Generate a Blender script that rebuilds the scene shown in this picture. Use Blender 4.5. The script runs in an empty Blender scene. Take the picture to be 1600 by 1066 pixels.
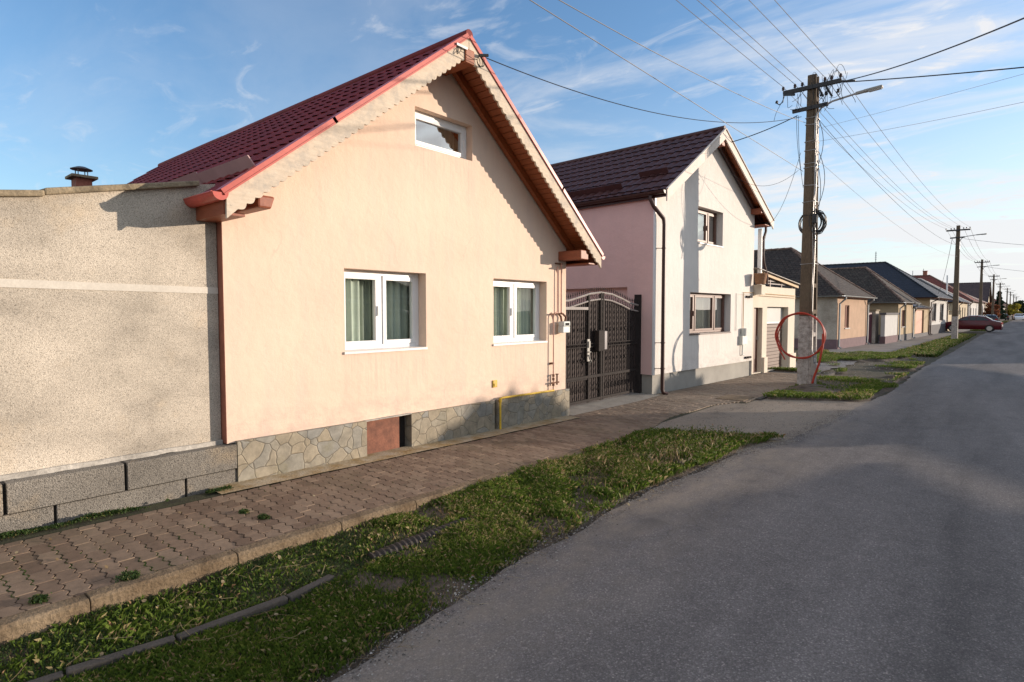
import bpy, math, random
import numpy as np
from mathutils import Vector, Matrix
from mathutils.geometry import tessellate_polygon
random.seed(7); rng = np.random.default_rng(7)
PI = math.pi; rad = math.radians
S = bpy.context.scene; COL = S.collection
G = -0.12                                   # street level; the camera stands at z = 1.65

# ---------------------------------------------------------------- materials
def new_mat(name):
    m = bpy.data.materials.new(name); m.use_nodes = True
    nt = m.node_tree; nt.nodes.clear()
    out = nt.nodes.new('ShaderNodeOutputMaterial'); b = nt.nodes.new('ShaderNodeBsdfPrincipled')
    nt.links.new(b.outputs[0], out.inputs[0])
    return m, nt, b, out
def N(nt, t, **kw):
    n = nt.nodes.new(t)
    for k, v in kw.items():
        if k in n.inputs: n.inputs[k].default_value = v
        else: setattr(n, k, v)
    return n
def coords(nt, scale=(1, 1, 1), space='Object'):
    tc = N(nt, 'ShaderNodeTexCoord'); mp = N(nt, 'ShaderNodeMapping'); mp.inputs['Scale'].default_value = scale
    nt.links.new(tc.outputs[space], mp.inputs[0]); return mp.outputs[0]
def ramp(nt, fac, stops):
    r = N(nt, 'ShaderNodeValToRGB'); e = r.color_ramp.elements
    e[0].position, e[0].color = stops[0][0], (*stops[0][1], 1)
    e[1].position, e[1].color = stops[-1][0], (*stops[-1][1], 1)
    for p, c in stops[1:-1]:
        q = e.new(p); q.color = (*c, 1)
    nt.links.new(fac, r.inputs[0]); return r.outputs[0]
def noise(nt, vec, scale, detail=4, rough=.55):
    n = N(nt, 'ShaderNodeTexNoise'); n.inputs['Scale'].default_value = scale
    n.inputs['Detail'].default_value = detail; n.inputs['Roughness'].default_value = rough
    nt.links.new(vec, n.inputs['Vector']); return n.outputs[0]
def mixc(nt, fac, a, b, mode='MIX'):
    m = N(nt, 'ShaderNodeMix', data_type='RGBA', blend_type=mode)
    for s, v in ((0, fac), (6, a), (7, b)):
        if hasattr(v, 'links') or hasattr(v, 'node'): nt.links.new(v, m.inputs[s])
        elif isinstance(v, tuple): m.inputs[s].default_value = (*v, 1)
        else: m.inputs[s].default_value = v
    return m.outputs[2]
def mul(c, k): return tuple(min(1, x*k) for x in c)
def bump(nt, b, h, strength, dist, prev=None):
    n = N(nt, 'ShaderNodeBump'); n.inputs['Strength'].default_value = strength; n.inputs['Distance'].default_value = dist
    nt.links.new(h, n.inputs['Height'])
    if prev: nt.links.new(prev, n.inputs['Normal'])
    nt.links.new(n.outputs[0], b.inputs['Normal']); return n.outputs[0]
def M(name, c, rough=.8, var=.15, vs=3., fine=0, fs=60., bs=0., bsc=80., bd=.004, metal=0., stretch=(1, 1, 1), c2=None, spec=None):
    """generic procedural surface: large mottling + fine grain + bump"""
    m, nt, b, out = new_mat(name)
    v = coords(nt, stretch)
    col = ramp(nt, noise(nt, v, vs, 5, .6), [(.3, mul(c, 1-var)), (.7, c2 or mul(c, 1+var))])
    if fine:
        col = mixc(nt, 1., col, ramp(nt, noise(nt, v, fs, 3, .7), [(.3, (1-fine,)*3), (.7, (1+fine*.3,)*3)]), 'MULTIPLY')
    nt.links.new(col, b.inputs['Base Color'])
    b.inputs['Roughness'].default_value = rough; b.inputs['Metallic'].default_value = metal
    if spec is not None: b.inputs['Specular IOR Level'].default_value = spec
    if bs: bump(nt, b, noise(nt, v, bsc, 3, .6), bs, bd)
    return m

def m_facade(name, c, stain, amt=.45, bs=.35, drips=(), foot=None):
    m, nt, b, out = new_mat(name)
    v = coords(nt); vs = coords(nt, (3.2, 3.2, .55))
    base = ramp(nt, noise(nt, v, .9, 5, .6), [(.3, mul(c, .93)), (.7, mul(c, 1.05))])
    f = ramp(nt, noise(nt, vs, 1.3, 6, .65), [(.48, (0, 0, 0)), (.78, (amt,)*3)])
    col = mixc(nt, f, base, stain)
    f2 = ramp(nt, noise(nt, coords(nt, (14, 14, .7)), 1., 4, .6), [(.5, (0, 0, 0)), (.8, (amt*.28,)*3)])
    col = mixc(nt, f2, col, mul(stain, .8))
    sx = N(nt, 'ShaderNodeSeparateXYZ'); nt.links.new(v, sx.inputs[0])
    def mr(o, a, b_):
        q = N(nt, 'ShaderNodeMapRange'); q.inputs[1].default_value = a; q.inputs[2].default_value = b_; q.interpolation_type = 'SMOOTHSTEP'; nt.links.new(sx.outputs[o], q.inputs[0]); return q.outputs[0]
    run = ramp(nt, noise(nt, coords(nt, (26, 26, .9)), 1., 5, .7), [(.46, (0,)*3), (.7, (.38,)*3)])
    for (a, b_, zt) in drips:      # rain runs under each sill
        k = run
        for mfac in (mr(2, zt-.95, zt-.02), mr(2, zt+.01, zt-.01), mr(0, a-.1, a+.02), mr(0, b_+.1, b_-.02)): k = mixc(nt, 1., k, mfac, 'MULTIPLY')
        col = mixc(nt, k, col, mul(stain, .72))
    if foot is not None:           # splash dirt along the foot
        sp = ramp(nt, noise(nt, coords(nt, (1.6, 1.6, 3.2)), 2., 7, .72), [(.42, (0,)*3), (.68, (.5,)*3)]); col = mixc(nt, mixc(nt, 1., sp, mr(2, foot+.55, foot), 'MULTIPLY'), col, mul(stain, .68))
    hk = N(nt, 'ShaderNodeTexVoronoi', feature='DISTANCE_TO_EDGE'); hk.inputs['Scale'].default_value = .55; hz = N(nt, 'ShaderNodeTexNoise'); hz.inputs['Scale'].default_value = 3; hz.inputs['Detail'].default_value = 6; nt.links.new(v, hz.inputs['Vector'])
    hv_ = N(nt, 'ShaderNodeVectorMath', operation='MULTIPLY_ADD'); nt.links.new(hz.outputs['Color'], hv_.inputs[0]); hv_.inputs[1].default_value = (.35,)*3; nt.links.new(v, hv_.inputs[2]); nt.links.new(hv_.outputs[0], hk.inputs['Vector'])
    hl = mixc(nt, 1., ramp(nt, hk.outputs['Distance'], [(0., (1,)*3), (.0022, (0,)*3)]), ramp(nt, noise(nt, v, 1.1, 2, .5), [(.57, (0,)*3), (.64, (.22,)*3)]), 'MULTIPLY'); col = mixc(nt, hl, col, mul(stain, .5))
    col = mixc(nt, 1., col, ramp(nt, noise(nt, v, 160, 2, .5), [(.35, (.93,)*3), (.6, (1.0,)*3)]), 'MULTIPLY')
    nt.links.new(col, b.inputs['Base Color']); b.inputs['Roughness'].default_value = .92
    p = bump(nt, b, noise(nt, v, 130, 3, .65), bs, .004)
    bump(nt, b, noise(nt, v, 6, 5, .6), .4, .025, p)
    return m
def m_roughcast(name, c, dark, scale=95., bs=.9, bd=.012):
    m, nt, b, out = new_mat(name)
    v = coords(nt)
    w = N(nt, 'ShaderNodeTexVoronoi'); w.inputs['Scale'].default_value = scale; nt.links.new(v, w.inputs['Vector'])
    g = noise(nt, v, scale*.9, 3, .7)
    big = ramp(nt, noise(nt, coords(nt, (.8, .8, 1.3)), 1.0, 5, .62), [(.36, mul(c, .62)), (.52, mul(c, .95)), (.66, mul(c, 1.15))])
    bk = ramp(nt, noise(nt, v, 2.2, 4, .6), [(.56, (0, 0, 0)), (.8, (.45,)*3)])
    big = mixc(nt, bk, big, (.58, .43, .25))
    col = mixc(nt, ramp(nt, g, [(.36, (1,)*3), (.46, (0,)*3)]), big, dark)
    col = mixc(nt, 1., col, ramp(nt, w.outputs['Color'], [(0., (.50,)*3), (.25, (.88,)*3), (1., (1.25,)*3)]), 'MULTIPLY')
    nt.links.new(col, b.inputs['Base Color']); b.inputs['Roughness'].default_value = .95
    p = bump(nt, b, w.outputs['Distance'], bs, -bd); bump(nt, b, g, bs*.25, bd, p)
    return m
def m_stone(name):
    m, nt, b, out = new_mat(name)
    v = coords(nt); nz = N(nt, 'ShaderNodeTexNoise'); nz.inputs['Scale'].default_value = 4; nt.links.new(v, nz.inputs['Vector'])
    vv = N(nt, 'ShaderNodeVectorMath', operation='MULTIPLY_ADD'); nt.links.new(nz.outputs['Color'], vv.inputs[0]); vv.inputs[1].default_value = (.10,)*3; nt.links.new(v, vv.inputs[2])
    e = N(nt, 'ShaderNodeTexVoronoi', feature='DISTANCE_TO_EDGE'); e.inputs['Scale'].default_value = 5.8; e.inputs['Randomness'].default_value = 1
    c = N(nt, 'ShaderNodeTexVoronoi'); c.inputs['Scale'].default_value = 5.8
    for q in (e, c): nt.links.new(vv.outputs[0], q.inputs['Vector'])
    cell = ramp(nt, c.outputs['Color'], [(0., (.26, .23, .17)), (.35, (.33, .28, .20)), (.6, (.29, .265, .21)), (.8, (.25, .245, .22)), (1., (.35, .30, .21))])
    cell = mixc(nt, 1., cell, ramp(nt, noise(nt, v, 9, 6, .7), [(.3, (.6,)*3), (.7, (1.15,)*3)]), 'MULTIPLY')
    mossy = ramp(nt, noise(nt, v, 3, 5, .7), [(.55, (0,)*3), (.8, (.6,)*3)])
    cell = mixc(nt, mossy, cell, (.16, .14, .06))
    j = ramp(nt, e.outputs['Distance'], [(.004, (1,)*3), (.018, (0,)*3)])
    col = mixc(nt, j, cell, (.15, .13, .095))
    nt.links.new(col, b.inputs['Base Color']); b.inputs['Roughness'].default_value = .8
    p = bump(nt, b, ramp(nt, e.outputs['Distance'], [(0., (0,)*3), (.04, (1,)*3)]), .7, .008)
    bump(nt, b, noise(nt, v, 25, 5, .6), .4, .006, p)
    return m
def m_asphalt(name, c=(.105, .10, .108), speck=(.30, .28, .26), worn=.0):
    m, nt, b, out = new_mat(name)
    v = coords(nt)
    big = ramp(nt, noise(nt, coords(nt, (1.3, .16, 1)), .8, 6, .62), [(.34, mul(c, .68)), (.5, c), (.66, mul(c, 1.24))])
    mid = ramp(nt, noise(nt, v, 5, 6, .75), [(.3, (.84,)*3), (.7, (1.12,)*3)])
    col = mixc(nt, 1., big, mid, 'MULTIPLY')
    w = N(nt, 'ShaderNodeTexVoronoi'); w.inputs['Scale'].default_value = 105; nt.links.new(v, w.inputs['Vector'])
    st = ramp(nt, w.outputs['Color'], [(.0, (.62,)*3), (.7, (1.05,)*3), (.86, (1.55,)*3), (1., (2.3, 2.2, 2.1))])
    edge = ramp(nt, w.outputs['Distance'], [(.25, (1,)*3), (.6, (.72,)*3)])
    col = mixc(nt, .85, col, st, 'MULTIPLY'); col = mixc(nt, 1., col, edge, 'MULTIPLY')
    if worn:
        f = ramp(nt, noise(nt, v, 1.6, 6, .7), [(.45, (0,)*3), (.7, (worn,)*3)]); col = mixc(nt, f, col, (.25, .20, .15))
    cr = N(nt, 'ShaderNodeTexVoronoi', feature='DISTANCE_TO_EDGE'); cr.inputs['Scale'].default_value = .33
    nz = N(nt, 'ShaderNodeTexNoise'); nz.inputs['Scale'].default_value = 1.5; nz.inputs['Detail'].default_value = 6; nt.links.new(v, nz.inputs['Vector'])
    vv = N(nt, 'ShaderNodeVectorMath', operation='MULTIPLY_ADD'); nt.links.new(nz.outputs['Color'], vv.inputs[0]); vv.inputs[1].default_value = (.6,)*3; nt.links.new(v, vv.inputs[2]); nt.links.new(vv.outputs[0], cr.inputs['Vector'])
    tl = ramp(nt, noise(nt, v, 22, 4, .75), [(.655, (0,)*3), (.70, (.6,)*3)])
    col = mixc(nt, tl, col, mul(c, .5))
    ck = ramp(nt, cr.outputs['Distance'], [(.0, (1,)*3), (.0035, (0,)*3)]); ckm = ramp(nt, noise(nt, v, .5, 3, .5), [(.5, (0,)*3), (.58, (.4,)*3)]); col = mixc(nt, mixc(nt, 1., ck, ckm, 'MULTIPLY'), col, mul(c, .3))
    sx = N(nt, 'ShaderNodeSeparateXYZ'); nt.links.new(v, sx.inputs[0]); dm = N(nt, 'ShaderNodeMapRange'); dm.inputs[1].default_value = -1.45; dm.inputs[2].default_value = -2.55; nt.links.new(sx.outputs[0], dm.inputs[0])
    dn = ramp(nt, noise(nt, coords(nt, (1, .5, 1)), 3., 7, .75), [(.38, (0,)*3), (.68, (1,)*3)]); col = mixc(nt, mixc(nt, 1., dm.outputs[0], dn, 'MULTIPLY'), col, (.27, .225, .175))
    oil = ramp(nt, noise(nt, v, 1.9, 2, .4), [(.66, (0,)*3), (.74, (.4,)*3)]); col = mixc(nt, oil, col, mul(c, .45))
    nt.links.new(col, b.inputs['Base Color']); b.inputs['Roughness'].default_value = .85; b.inputs['Specular IOR Level'].default_value = .35
    p = bump(nt, b, w.outputs['Distance'], .55, -.005); bump(nt, b, noise(nt, v, 11, 4, .7), .3, .01, p)
    return m
def m_vcol(name, stops, rough=.8, trans=0., noise_s=0, bs=0):
    """colour picked by the per-element 'tint' value (each paver, blade or pebble has its own)"""
    m, nt, b, out = new_mat(name)
    a = N(nt, 'ShaderNodeAttribute', attribute_name='tint')
    col = ramp(nt, a.outputs['Fac'], stops)
    v = coords(nt)
    if noise_s:
        col = mixc(nt, 1., col, ramp(nt, noise(nt, v, noise_s, 6, .7), [(.28, (.7,)*3), (.7, (1.15,)*3)]), 'MULTIPLY')
        ms = ramp(nt, noise(nt, v, 1.3, 6, .7), [(.5, (0,)*3), (.72, (.5,)*3)]); col = mixc(nt, ms, col, (.10, .085, .045))
    if name == 'red_brown_paver':      # grey dust trodden over the blocks towards the driveway
        sx = N(nt, 'ShaderNodeSeparateXYZ'); nt.links.new(v, sx.inputs[0]); dm = N(nt, 'ShaderNodeMapRange'); dm.inputs[1].default_value = 6.5; dm.inputs[2].default_value = 11.5; nt.links.new(sx.outputs[1], dm.inputs[0])
        dn = ramp(nt, noise(nt, v, 1.4, 6, .7), [(.3, (.1,)*3), (.65, (.55,)*3)]); col = mixc(nt, mixc(nt, 1., dm.outputs[0], dn, 'MULTIPLY'), col, (.27, .225, .17))
    nt.links.new(col, b.inputs['Base Color']); b.inputs['Roughness'].default_value = rough
    if bs: bump(nt, b, noise(nt, v, 90, 4, .7), bs, .003)
    if trans:
        t = N(nt, 'ShaderNodeBsdfTranslucent'); nt.links.new(col, t.inputs[0]); mx = N(nt, 'ShaderNodeMixShader'); mx.inputs[0].default_value = trans
        nt.links.new(b.outputs[0], mx.inputs[1]); nt.links.new(t.outputs[0], mx.inputs[2]); nt.links.new(mx.outputs[0], out.inputs[0])
        b.inputs['Specular IOR Level'].default_value = .25
    return m
def m_glass(name, tint=(.9, .95, .95), boost=1.0):
    m, nt, b, out = new_mat(name); nt.nodes.remove(b)
    lw = N(nt, 'ShaderNodeLayerWeight'); pw = N(nt, 'ShaderNodeMath', operation='POWER'); pw.inputs[1].default_value = 3.2; nt.links.new(lw.outputs['Facing'], pw.inputs[0]); fr = N(nt, 'ShaderNodeMath', operation='MULTIPLY_ADD'); nt.links.new(pw.outputs[0], fr.inputs[0]); fr.inputs[1].default_value = .9; fr.inputs[2].default_value = .05*boost
    v = coords(nt); bp = N(nt, 'ShaderNodeBump'); bp.inputs['Strength'].default_value = .05; bp.inputs['Distance'].default_value = .02
    nt.links.new(noise(nt, v, 2.5, 1, .4), bp.inputs['Height'])
    gl = N(nt, 'ShaderNodeBsdfGlossy'); gl.inputs['Roughness'].default_value = .015; nt.links.new(bp.outputs[0], gl.inputs['Normal'])
    tr = N(nt, 'ShaderNodeBsdfTransparent'); tr.inputs[0].default_value = (*tint, 1)
    mx = N(nt, 'ShaderNodeMixShader'); nt.links.new(fr.outputs[0], mx.inputs[0]); nt.links.new(tr.outputs[0], mx.inputs[1]); nt.links.new(gl.outputs[0], mx.inputs[2])
    nt.links.new(mx.outputs[0], out.inputs[0]); return m
def m_wood(name, c, c2, scale=(1, 1, 1), rough=.7, bs=.4, grey=None):
    m, nt, b, out = new_mat(name)
    v = coords(nt, scale)
    col = ramp(nt, noise(nt, v, 4, 8, .7), [(.3, c), (.7, c2)])
    if grey:
        f = ramp(nt, noise(nt, coords(nt), 4, 7, .75), [(.47, (0,)*3), (.66, (.75,)*3)]); col = mixc(nt, f, col, grey)
        f = ramp(nt, noise(nt, coords(nt), 30, 4, .75), [(.62, (0,)*3), (.72, (.8,)*3)]); col = mixc(nt, f, col, mul(grey, .4))
    nt.links.new(col, b.inputs['Base Color']); b.inputs['Roughness'].default_value = rough
    bump(nt, b, noise(nt, v, 12, 6, .7), bs, .004); return m
def m_tiles(name, c, c2, su, sv, rough=.7, moss=None, bs=.8):
    """far tiled roofs: rows and columns of tiles as relief (object x,y run along and up the slope)"""
    m, nt, b, out = new_mat(name)
    tc = N(nt, 'ShaderNodeUVMap'); v0 = tc.outputs[0]
    br = N(nt, 'ShaderNodeTexBrick'); nt.links.new(v0, br.inputs['Vector']); br.inputs['Scale'].default_value = 1
    br.inputs['Brick Width'].default_value = su; br.inputs['Row Height'].default_value = sv; br.inputs['Mortar Size'].default_value = .02; br.inputs['Mortar Smooth'].default_value = .6
    br.inputs['Color1'].default_value = (*c, 1); br.inputs['Color2'].default_value = (*c2, 1); br.inputs['Mortar'].default_value = (*mul(c, .3), 1)
    col = br.outputs[0]; v = coords(nt)
    col = mixc(nt, 1., col, ramp(nt, noise(nt, v, 2, 6, .7), [(.3, (.6,)*3), (.7, (1.25,)*3)]), 'MULTIPLY')
    if moss:
        f = ramp(nt, noise(nt, v, 6, 6, .8), [(.52, (0,)*3), (.66, (.85,)*3)]); col = mixc(nt, f, col, moss)
    nt.links.new(col, b.inputs['Base Color']); b.inputs['Roughness'].default_value = rough
    p = bump(nt, b, br.outputs['Fac'], bs, -.03); bump(nt, b, noise(nt, v, 14, 3, .7), .4, .03, p); return m

MT = dict(
 peach=m_facade('peach_render', (.785, .60, .465), (.62, .48, .42), .4, drips=[(1.33, 2.54, 1.2), (3.83, 5.11, 1.19), (2.38, 3.4, 3.72)], foot=.4),
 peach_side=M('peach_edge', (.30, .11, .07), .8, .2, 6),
 cream=m_facade('cream_render', (.77, .725, .675), (.62, .58, .54), .3, .6, drips=[(1.63, 3.9, 1.14), (1.97, 3.34, 3.3)], foot=.32),
 pink=m_facade('pink_render', (.78, .53, .49), (.66, .47, .45), .3, .5),
 annex=m_facade('annex_render', (.74, .66, .54), (.62, .55, .45), .3, .5),
 roughcast=m_roughcast('roughcast', (.53, .47, .385), (.22, .17, .12), 150., .5, .004),
 plinth_rc=m_roughcast('plinth_roughcast', (.225, .205, .175), (.045, .04, .035), 120, .7, .007),
 band=M('band_paint', (.62, .57, .49), .9, .1, 3, .1, 60, .3, 60),
 ledge=M('ledge_paint', (.45, .42, .37), .9, .35, 6, .3, 30, .5, 40, .01),
 coping=M('coping_concrete', (.27, .215, .14), .95, .4, 7, .3, 40, .8, 35, .012),
 stone=m_stone('flagstone_cladding'),
 plaster_grey=M('grey_plinth_plaster', (.36, .345, .31), .92, .12, 2, .12, 90, .3, 70),
 rust=M('rust_sheet', (.19, .065, .035), .75, .35, 9, .25, 50, .3, 50, c2=(.27, .10, .055)),
 dark=M('dark_void', (.02, .017, .015), .9, .2),
 redroof=M('red_metal_tile', (.185, .016, .014), .6, .25, 2.5, .25, 45, .1, 50, spec=.25),
 redtrim=M('red_trim', (.50, .075, .05), .38, .1, 3, .15, 30, .05, 20),
 darkroof=M('brown_metal_tile', (.088, .038, .036), .5, .2, 2.5, .2, 40, .1, 50, spec=.3),
 browntrim=M('brown_metal', (.06, .025, .02), .4, .12, 4),
 barge=m_wood('weathered_barge_wood', (.54, .44, .33), (.70, .59, .46), (1.6, 9, 9), .85, .5, grey=(.36, .33, .29)),
 barge2=M('pale_barge_board', (.72, .63, .55), .7, .1, 3, .1, 40, .2, 40),
 soffit=m_wood('varnished_soffit', (.22, .055, .016), (.36, .105, .035), (14, 1, 1), .5, .3),
 beam=m_wood('varnished_beam', (.20, .05, .022), (.33, .095, .04), (4, 1, 4), .5, .3),
 pvc=M('white_pvc', (.80, .80, .79), .3, .03, 3),
 sillw=M('white_sill', (.72, .70, .67), .45, .08, 6),
 bwood=m_wood('brown_window_frame', (.11, .05, .035), (.17, .08, .055), (1, 1, 6), .45, .2),
 curtain=M('sage_curtain', (.55, .59, .49), .95, .08, 6),
 sheer=M('white_curtain', (.74, .74, .70), .95, .06, 4),
 glass=m_glass('window_glass', boost=2.2),
 glass2=m_glass('window_glass_tinted', (.8, .84, .82), 7.5),
 attic_glass=m_glass('attic_glass', (.7, .75, .75), 11.),
 iron=M('black_iron', (.034, .028, .026), .75, .25, 12, .2, 60, .2, 60, spec=.15),
 silverpaint=M('silver_gate_paint', (.30, .27, .25), .7, .15, 8),
 gatepanel=m_wood('gate_panel', (.028, .017, .015), (.05, .032, .028), (9, 9, 1), .8, .2),
 yellow=M('yellow_pipe', (.66, .43, .03), .5, .2, 8, .2, 60),
 pinkpipe=M('painted_pipe', (.55, .30, .22), .55, .12, 6),
 rustpipe=M('rusty_fitting', (.17, .075, .04), .8, .3, 25, .2, 90, .3, 80),
 meter=M('meter_grey', (.60, .62, .58), .5, .08, 6),
 concrete=M('concrete', (.34, .31, .265), .92, .22, 4, .3, 60, .5, 60, .006),
 polec=M('pole_concrete', (.140, .102, .068), .93, .3, 3, .35, 45, .6, 40, .008, stretch=(1, 1, .35)),
 polew=M('flaking_whitewash', (.42, .37, .33), .95, .3, 14, .35, 50, .8, 40, .012, c2=(.62, .57, .53)),
 kerb=M('kerb_concrete', (.15, .095, .048), .93, .3, 3.5, .4, 60, 1., 30, .015, c2=(.27, .20, .125)),
 edging=M('edging_concrete', (.075, .066, .058), .93, .25, 5, .3, 70, .5, 55, .006),
 moss=M('mossy_strip', (.44, .28, .09), .95, .3, 5, .35, 50, .8, 45, .012, c2=(.50, .43, .32)),
 soil=M('soil', (.085, .06, .042), .97, .35, 6, .4, 40, 1., 30, .03, c2=(.17, .13, .095)),
 earth=M('earth', (.075, .075, .035), .97, .35, 1.2, .4, 14, 1., 12, .05, c2=(.13, .10, .06)),
 joint=M('joint_soil', (.045, .038, .024), .97, .35, 9, .4, 60, .8, 60, .01, c2=(.07, .075, .03)),
 asphalt=m_asphalt('asphalt', (.200, .178, .165)),
 apron=m_asphalt('worn_apron', (.29, .24, .19), worn=.9),
 path=M('far_pavement', (.20, .18, .165), .93, .25, 1.3, .3, 30, .5, 30, .01),
 paver=m_vcol('red_brown_paver', [(0., (.150, .098, .066)), (.5, (.20, .138, .095)), (1., (.25, .18, .125))], .88, 0, 14, .5),
 grass=m_vcol('grass_blade', [(0., (.045, .075, .013)), (.35, (.08, .135, .018)), (.68, (.15, .205, .03)), (.8, (.24, .21, .08)), (.92, (.42, .34, .18)), (1., (.36, .20, .11))], .65, .4),
 leaf=m_vcol('weed_leaf', [(0., (.026, .052, .014)), (.6, (.048, .09, .02)), (.9, (.09, .13, .033)), (1., (.24, .18, .07))], .5, .3),
 straw=m_vcol('dry_straw', [(0., (.15, .10, .05)), (.6, (.28, .21, .12)), (1., (.42, .35, .22))], .8, .2),
 pebble=m_vcol('pebbles', [(0., (.07, .06, .055)), (.6, (.19, .165, .14)), (1., (.45, .42, .38))], .85),
 pipered=M('red_plastic_pipe', (.50, .05, .025), .5, .22, 9, .25, 40),
 blackcable=M('black_cable', (.018, .018, .02), .5, .1),
 flash=M('metal_flashing', (.52, .33, .32), .4, .1, 4),
 wire=M('aluminium_wire', (.16, .15, .145), .5, .1),
 steel=M('galvanised', (.38, .37, .36), .45, .15, 8, metal=.6),
 porcelain=M('porcelain', (.07, .045, .04), .3, .15),
 lampbody=M('lamp_housing', (.30, .29, .26), .5, .1),
 corr=M('corrugated_pipe', (.045, .035, .03), .7, .3, 10, .3, 50),
 brick=M('red_brick', (.33, .12, .08), .85, .2, 14, .3, 50, .4, 40),
 tin=M('galvanised_cowl', (.12, .115, .12), .5, .2, metal=.5),
 oldtile=m_tiles('old_clay_tile', (.040, .030, .026), (.065, .046, .037), .2, .17, .9, moss=(.085, .078, .066), bs=1.),
 mosstile=m_tiles('mossy_clay_tile', (.045, .036, .030), (.075, .056, .045), .2, .17, .9, moss=(.12, .115, .09), bs=1.),
 bluetile=m_tiles('blue_black_tile', (.016, .017, .024), (.021, .022, .030), .33, .33, .6),
 blacktile=m_tiles('black_tile', (.022, .020, .022), (.03, .027, .03), .3, .3, .5),
 redclay=m_tiles('red_clay_tile', (.19, .045, .028), (.25, .06, .036), .22, .2, .8),
 browntile=m_tiles('brown_tile', (.075, .045, .04), (.10, .06, .05), .25, .22, .7),
 ridgecap=M('ridge_clay', (.13, .065, .045), .9, .4, 5, .3, 30, c2=(.27, .19, .15)),
 w_plaster=M('stained_grey_plaster', (.42, .36, .29), .95, .3, 1.1, .3, 25, .5, 40, .01, c2=(.68, .61, .52)),
 w_peach=M('faded_peach', (.46, .31, .21), .92, .12, 2, .1, 40),
 w_beige=M('beige_wall', (.42, .32, .20), .92, .1, 2),
 w_white=M('white_wall', (.52, .51, .49), .9, .08, 2),
 w_cream=M('cream_wall', (.48, .40, .28), .9, .1, 2),
 w_pink=M('pink_wall', (.45, .26, .21), .9, .1, 2),
 w_brown=M('brown_wall', (.24, .12, .09), .9, .15, 3),
 w_orange=M('orange_door', (.40, .16, .08), .6, .1, 3),
 w_red=M('red_wall', (.42, .10, .07), .85, .1, 3),
 purple=M('purple_plinth', (.17, .11, .12), .9, .15, 4, .2, 40),
 darkgrey=M('dark_grey_plinth', (.09, .085, .09), .85, .15, 4),
 winedark=M('wine_gate', (.10, .02, .035), .5, .15),
 dglass=M('far_window_pane', (.03, .035, .04), .12, .2),
 zinc=M('zinc_gutter', (.30, .32, .33), .4, .12, 5, metal=.5),
 bark=M('bark', (.08, .06, .045), .95, .3, 8, .3, 40, .6, 30),
 conifer=m_vcol('conifer_needles', [(0., (.015, .03, .018)), (1., (.045, .07, .035))], .8, .1),
 yleaf=m_vcol('yellow_leaves', [(0., (.16, .14, .02)), (1., (.42, .36, .05))], .7, .3),
 rleaf=m_vcol('russet_leaves', [(0., (.12, .035, .02)), (1., (.28, .11, .05))], .7, .3),
 tyre=M('tyre', (.015, .015, .015), .8, .1), rim=M('alloy', (.5, .5, .5), .3, .05, metal=.8),
 carred=M('maroon_paint', (.10, .008, .013), .22, .05), carblack=M('black_paint', (.012, .013, .018), .2, .05), carwhite=M('white_paint', (.75, .75, .74), .25, .03),
 carglass=M('car_glass', (.02, .025, .03), .06, .1), redlamp=M('tail_lamp', (.45, .01, .01), .2, .1), headl=M('head_lamp', (.6, .6, .6), .1, .05),
 garage=m_wood('garage_door', (.14, .09, .07), (.18, .12, .09), (1, 1, 1), .6, .1),
 doorbrown=m_wood('brown_door', (.09, .03, .02), (.13, .045, .03), (5, 5, 1), .45, .2),
 frost=M('frosted_pane', (.48, .48, .46), .35, .06),
 newwood=m_wood('pale_new_wood', (.52, .36, .20), (.66, .48, .29), (2, 8, 8), .7, .3),
 wicker=M('wicker', (.33, .17, .09), .85, .25, 30, .3, 90, .8, 90, .01),
 sheet=M('corrugated_sheet', (.30, .28, .26), .6, .2, 4),
 shedwood=m_wood('shed_boards', (.16, .11, .07), (.25, .18, .12), (8, 8, 1)),
)

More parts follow.
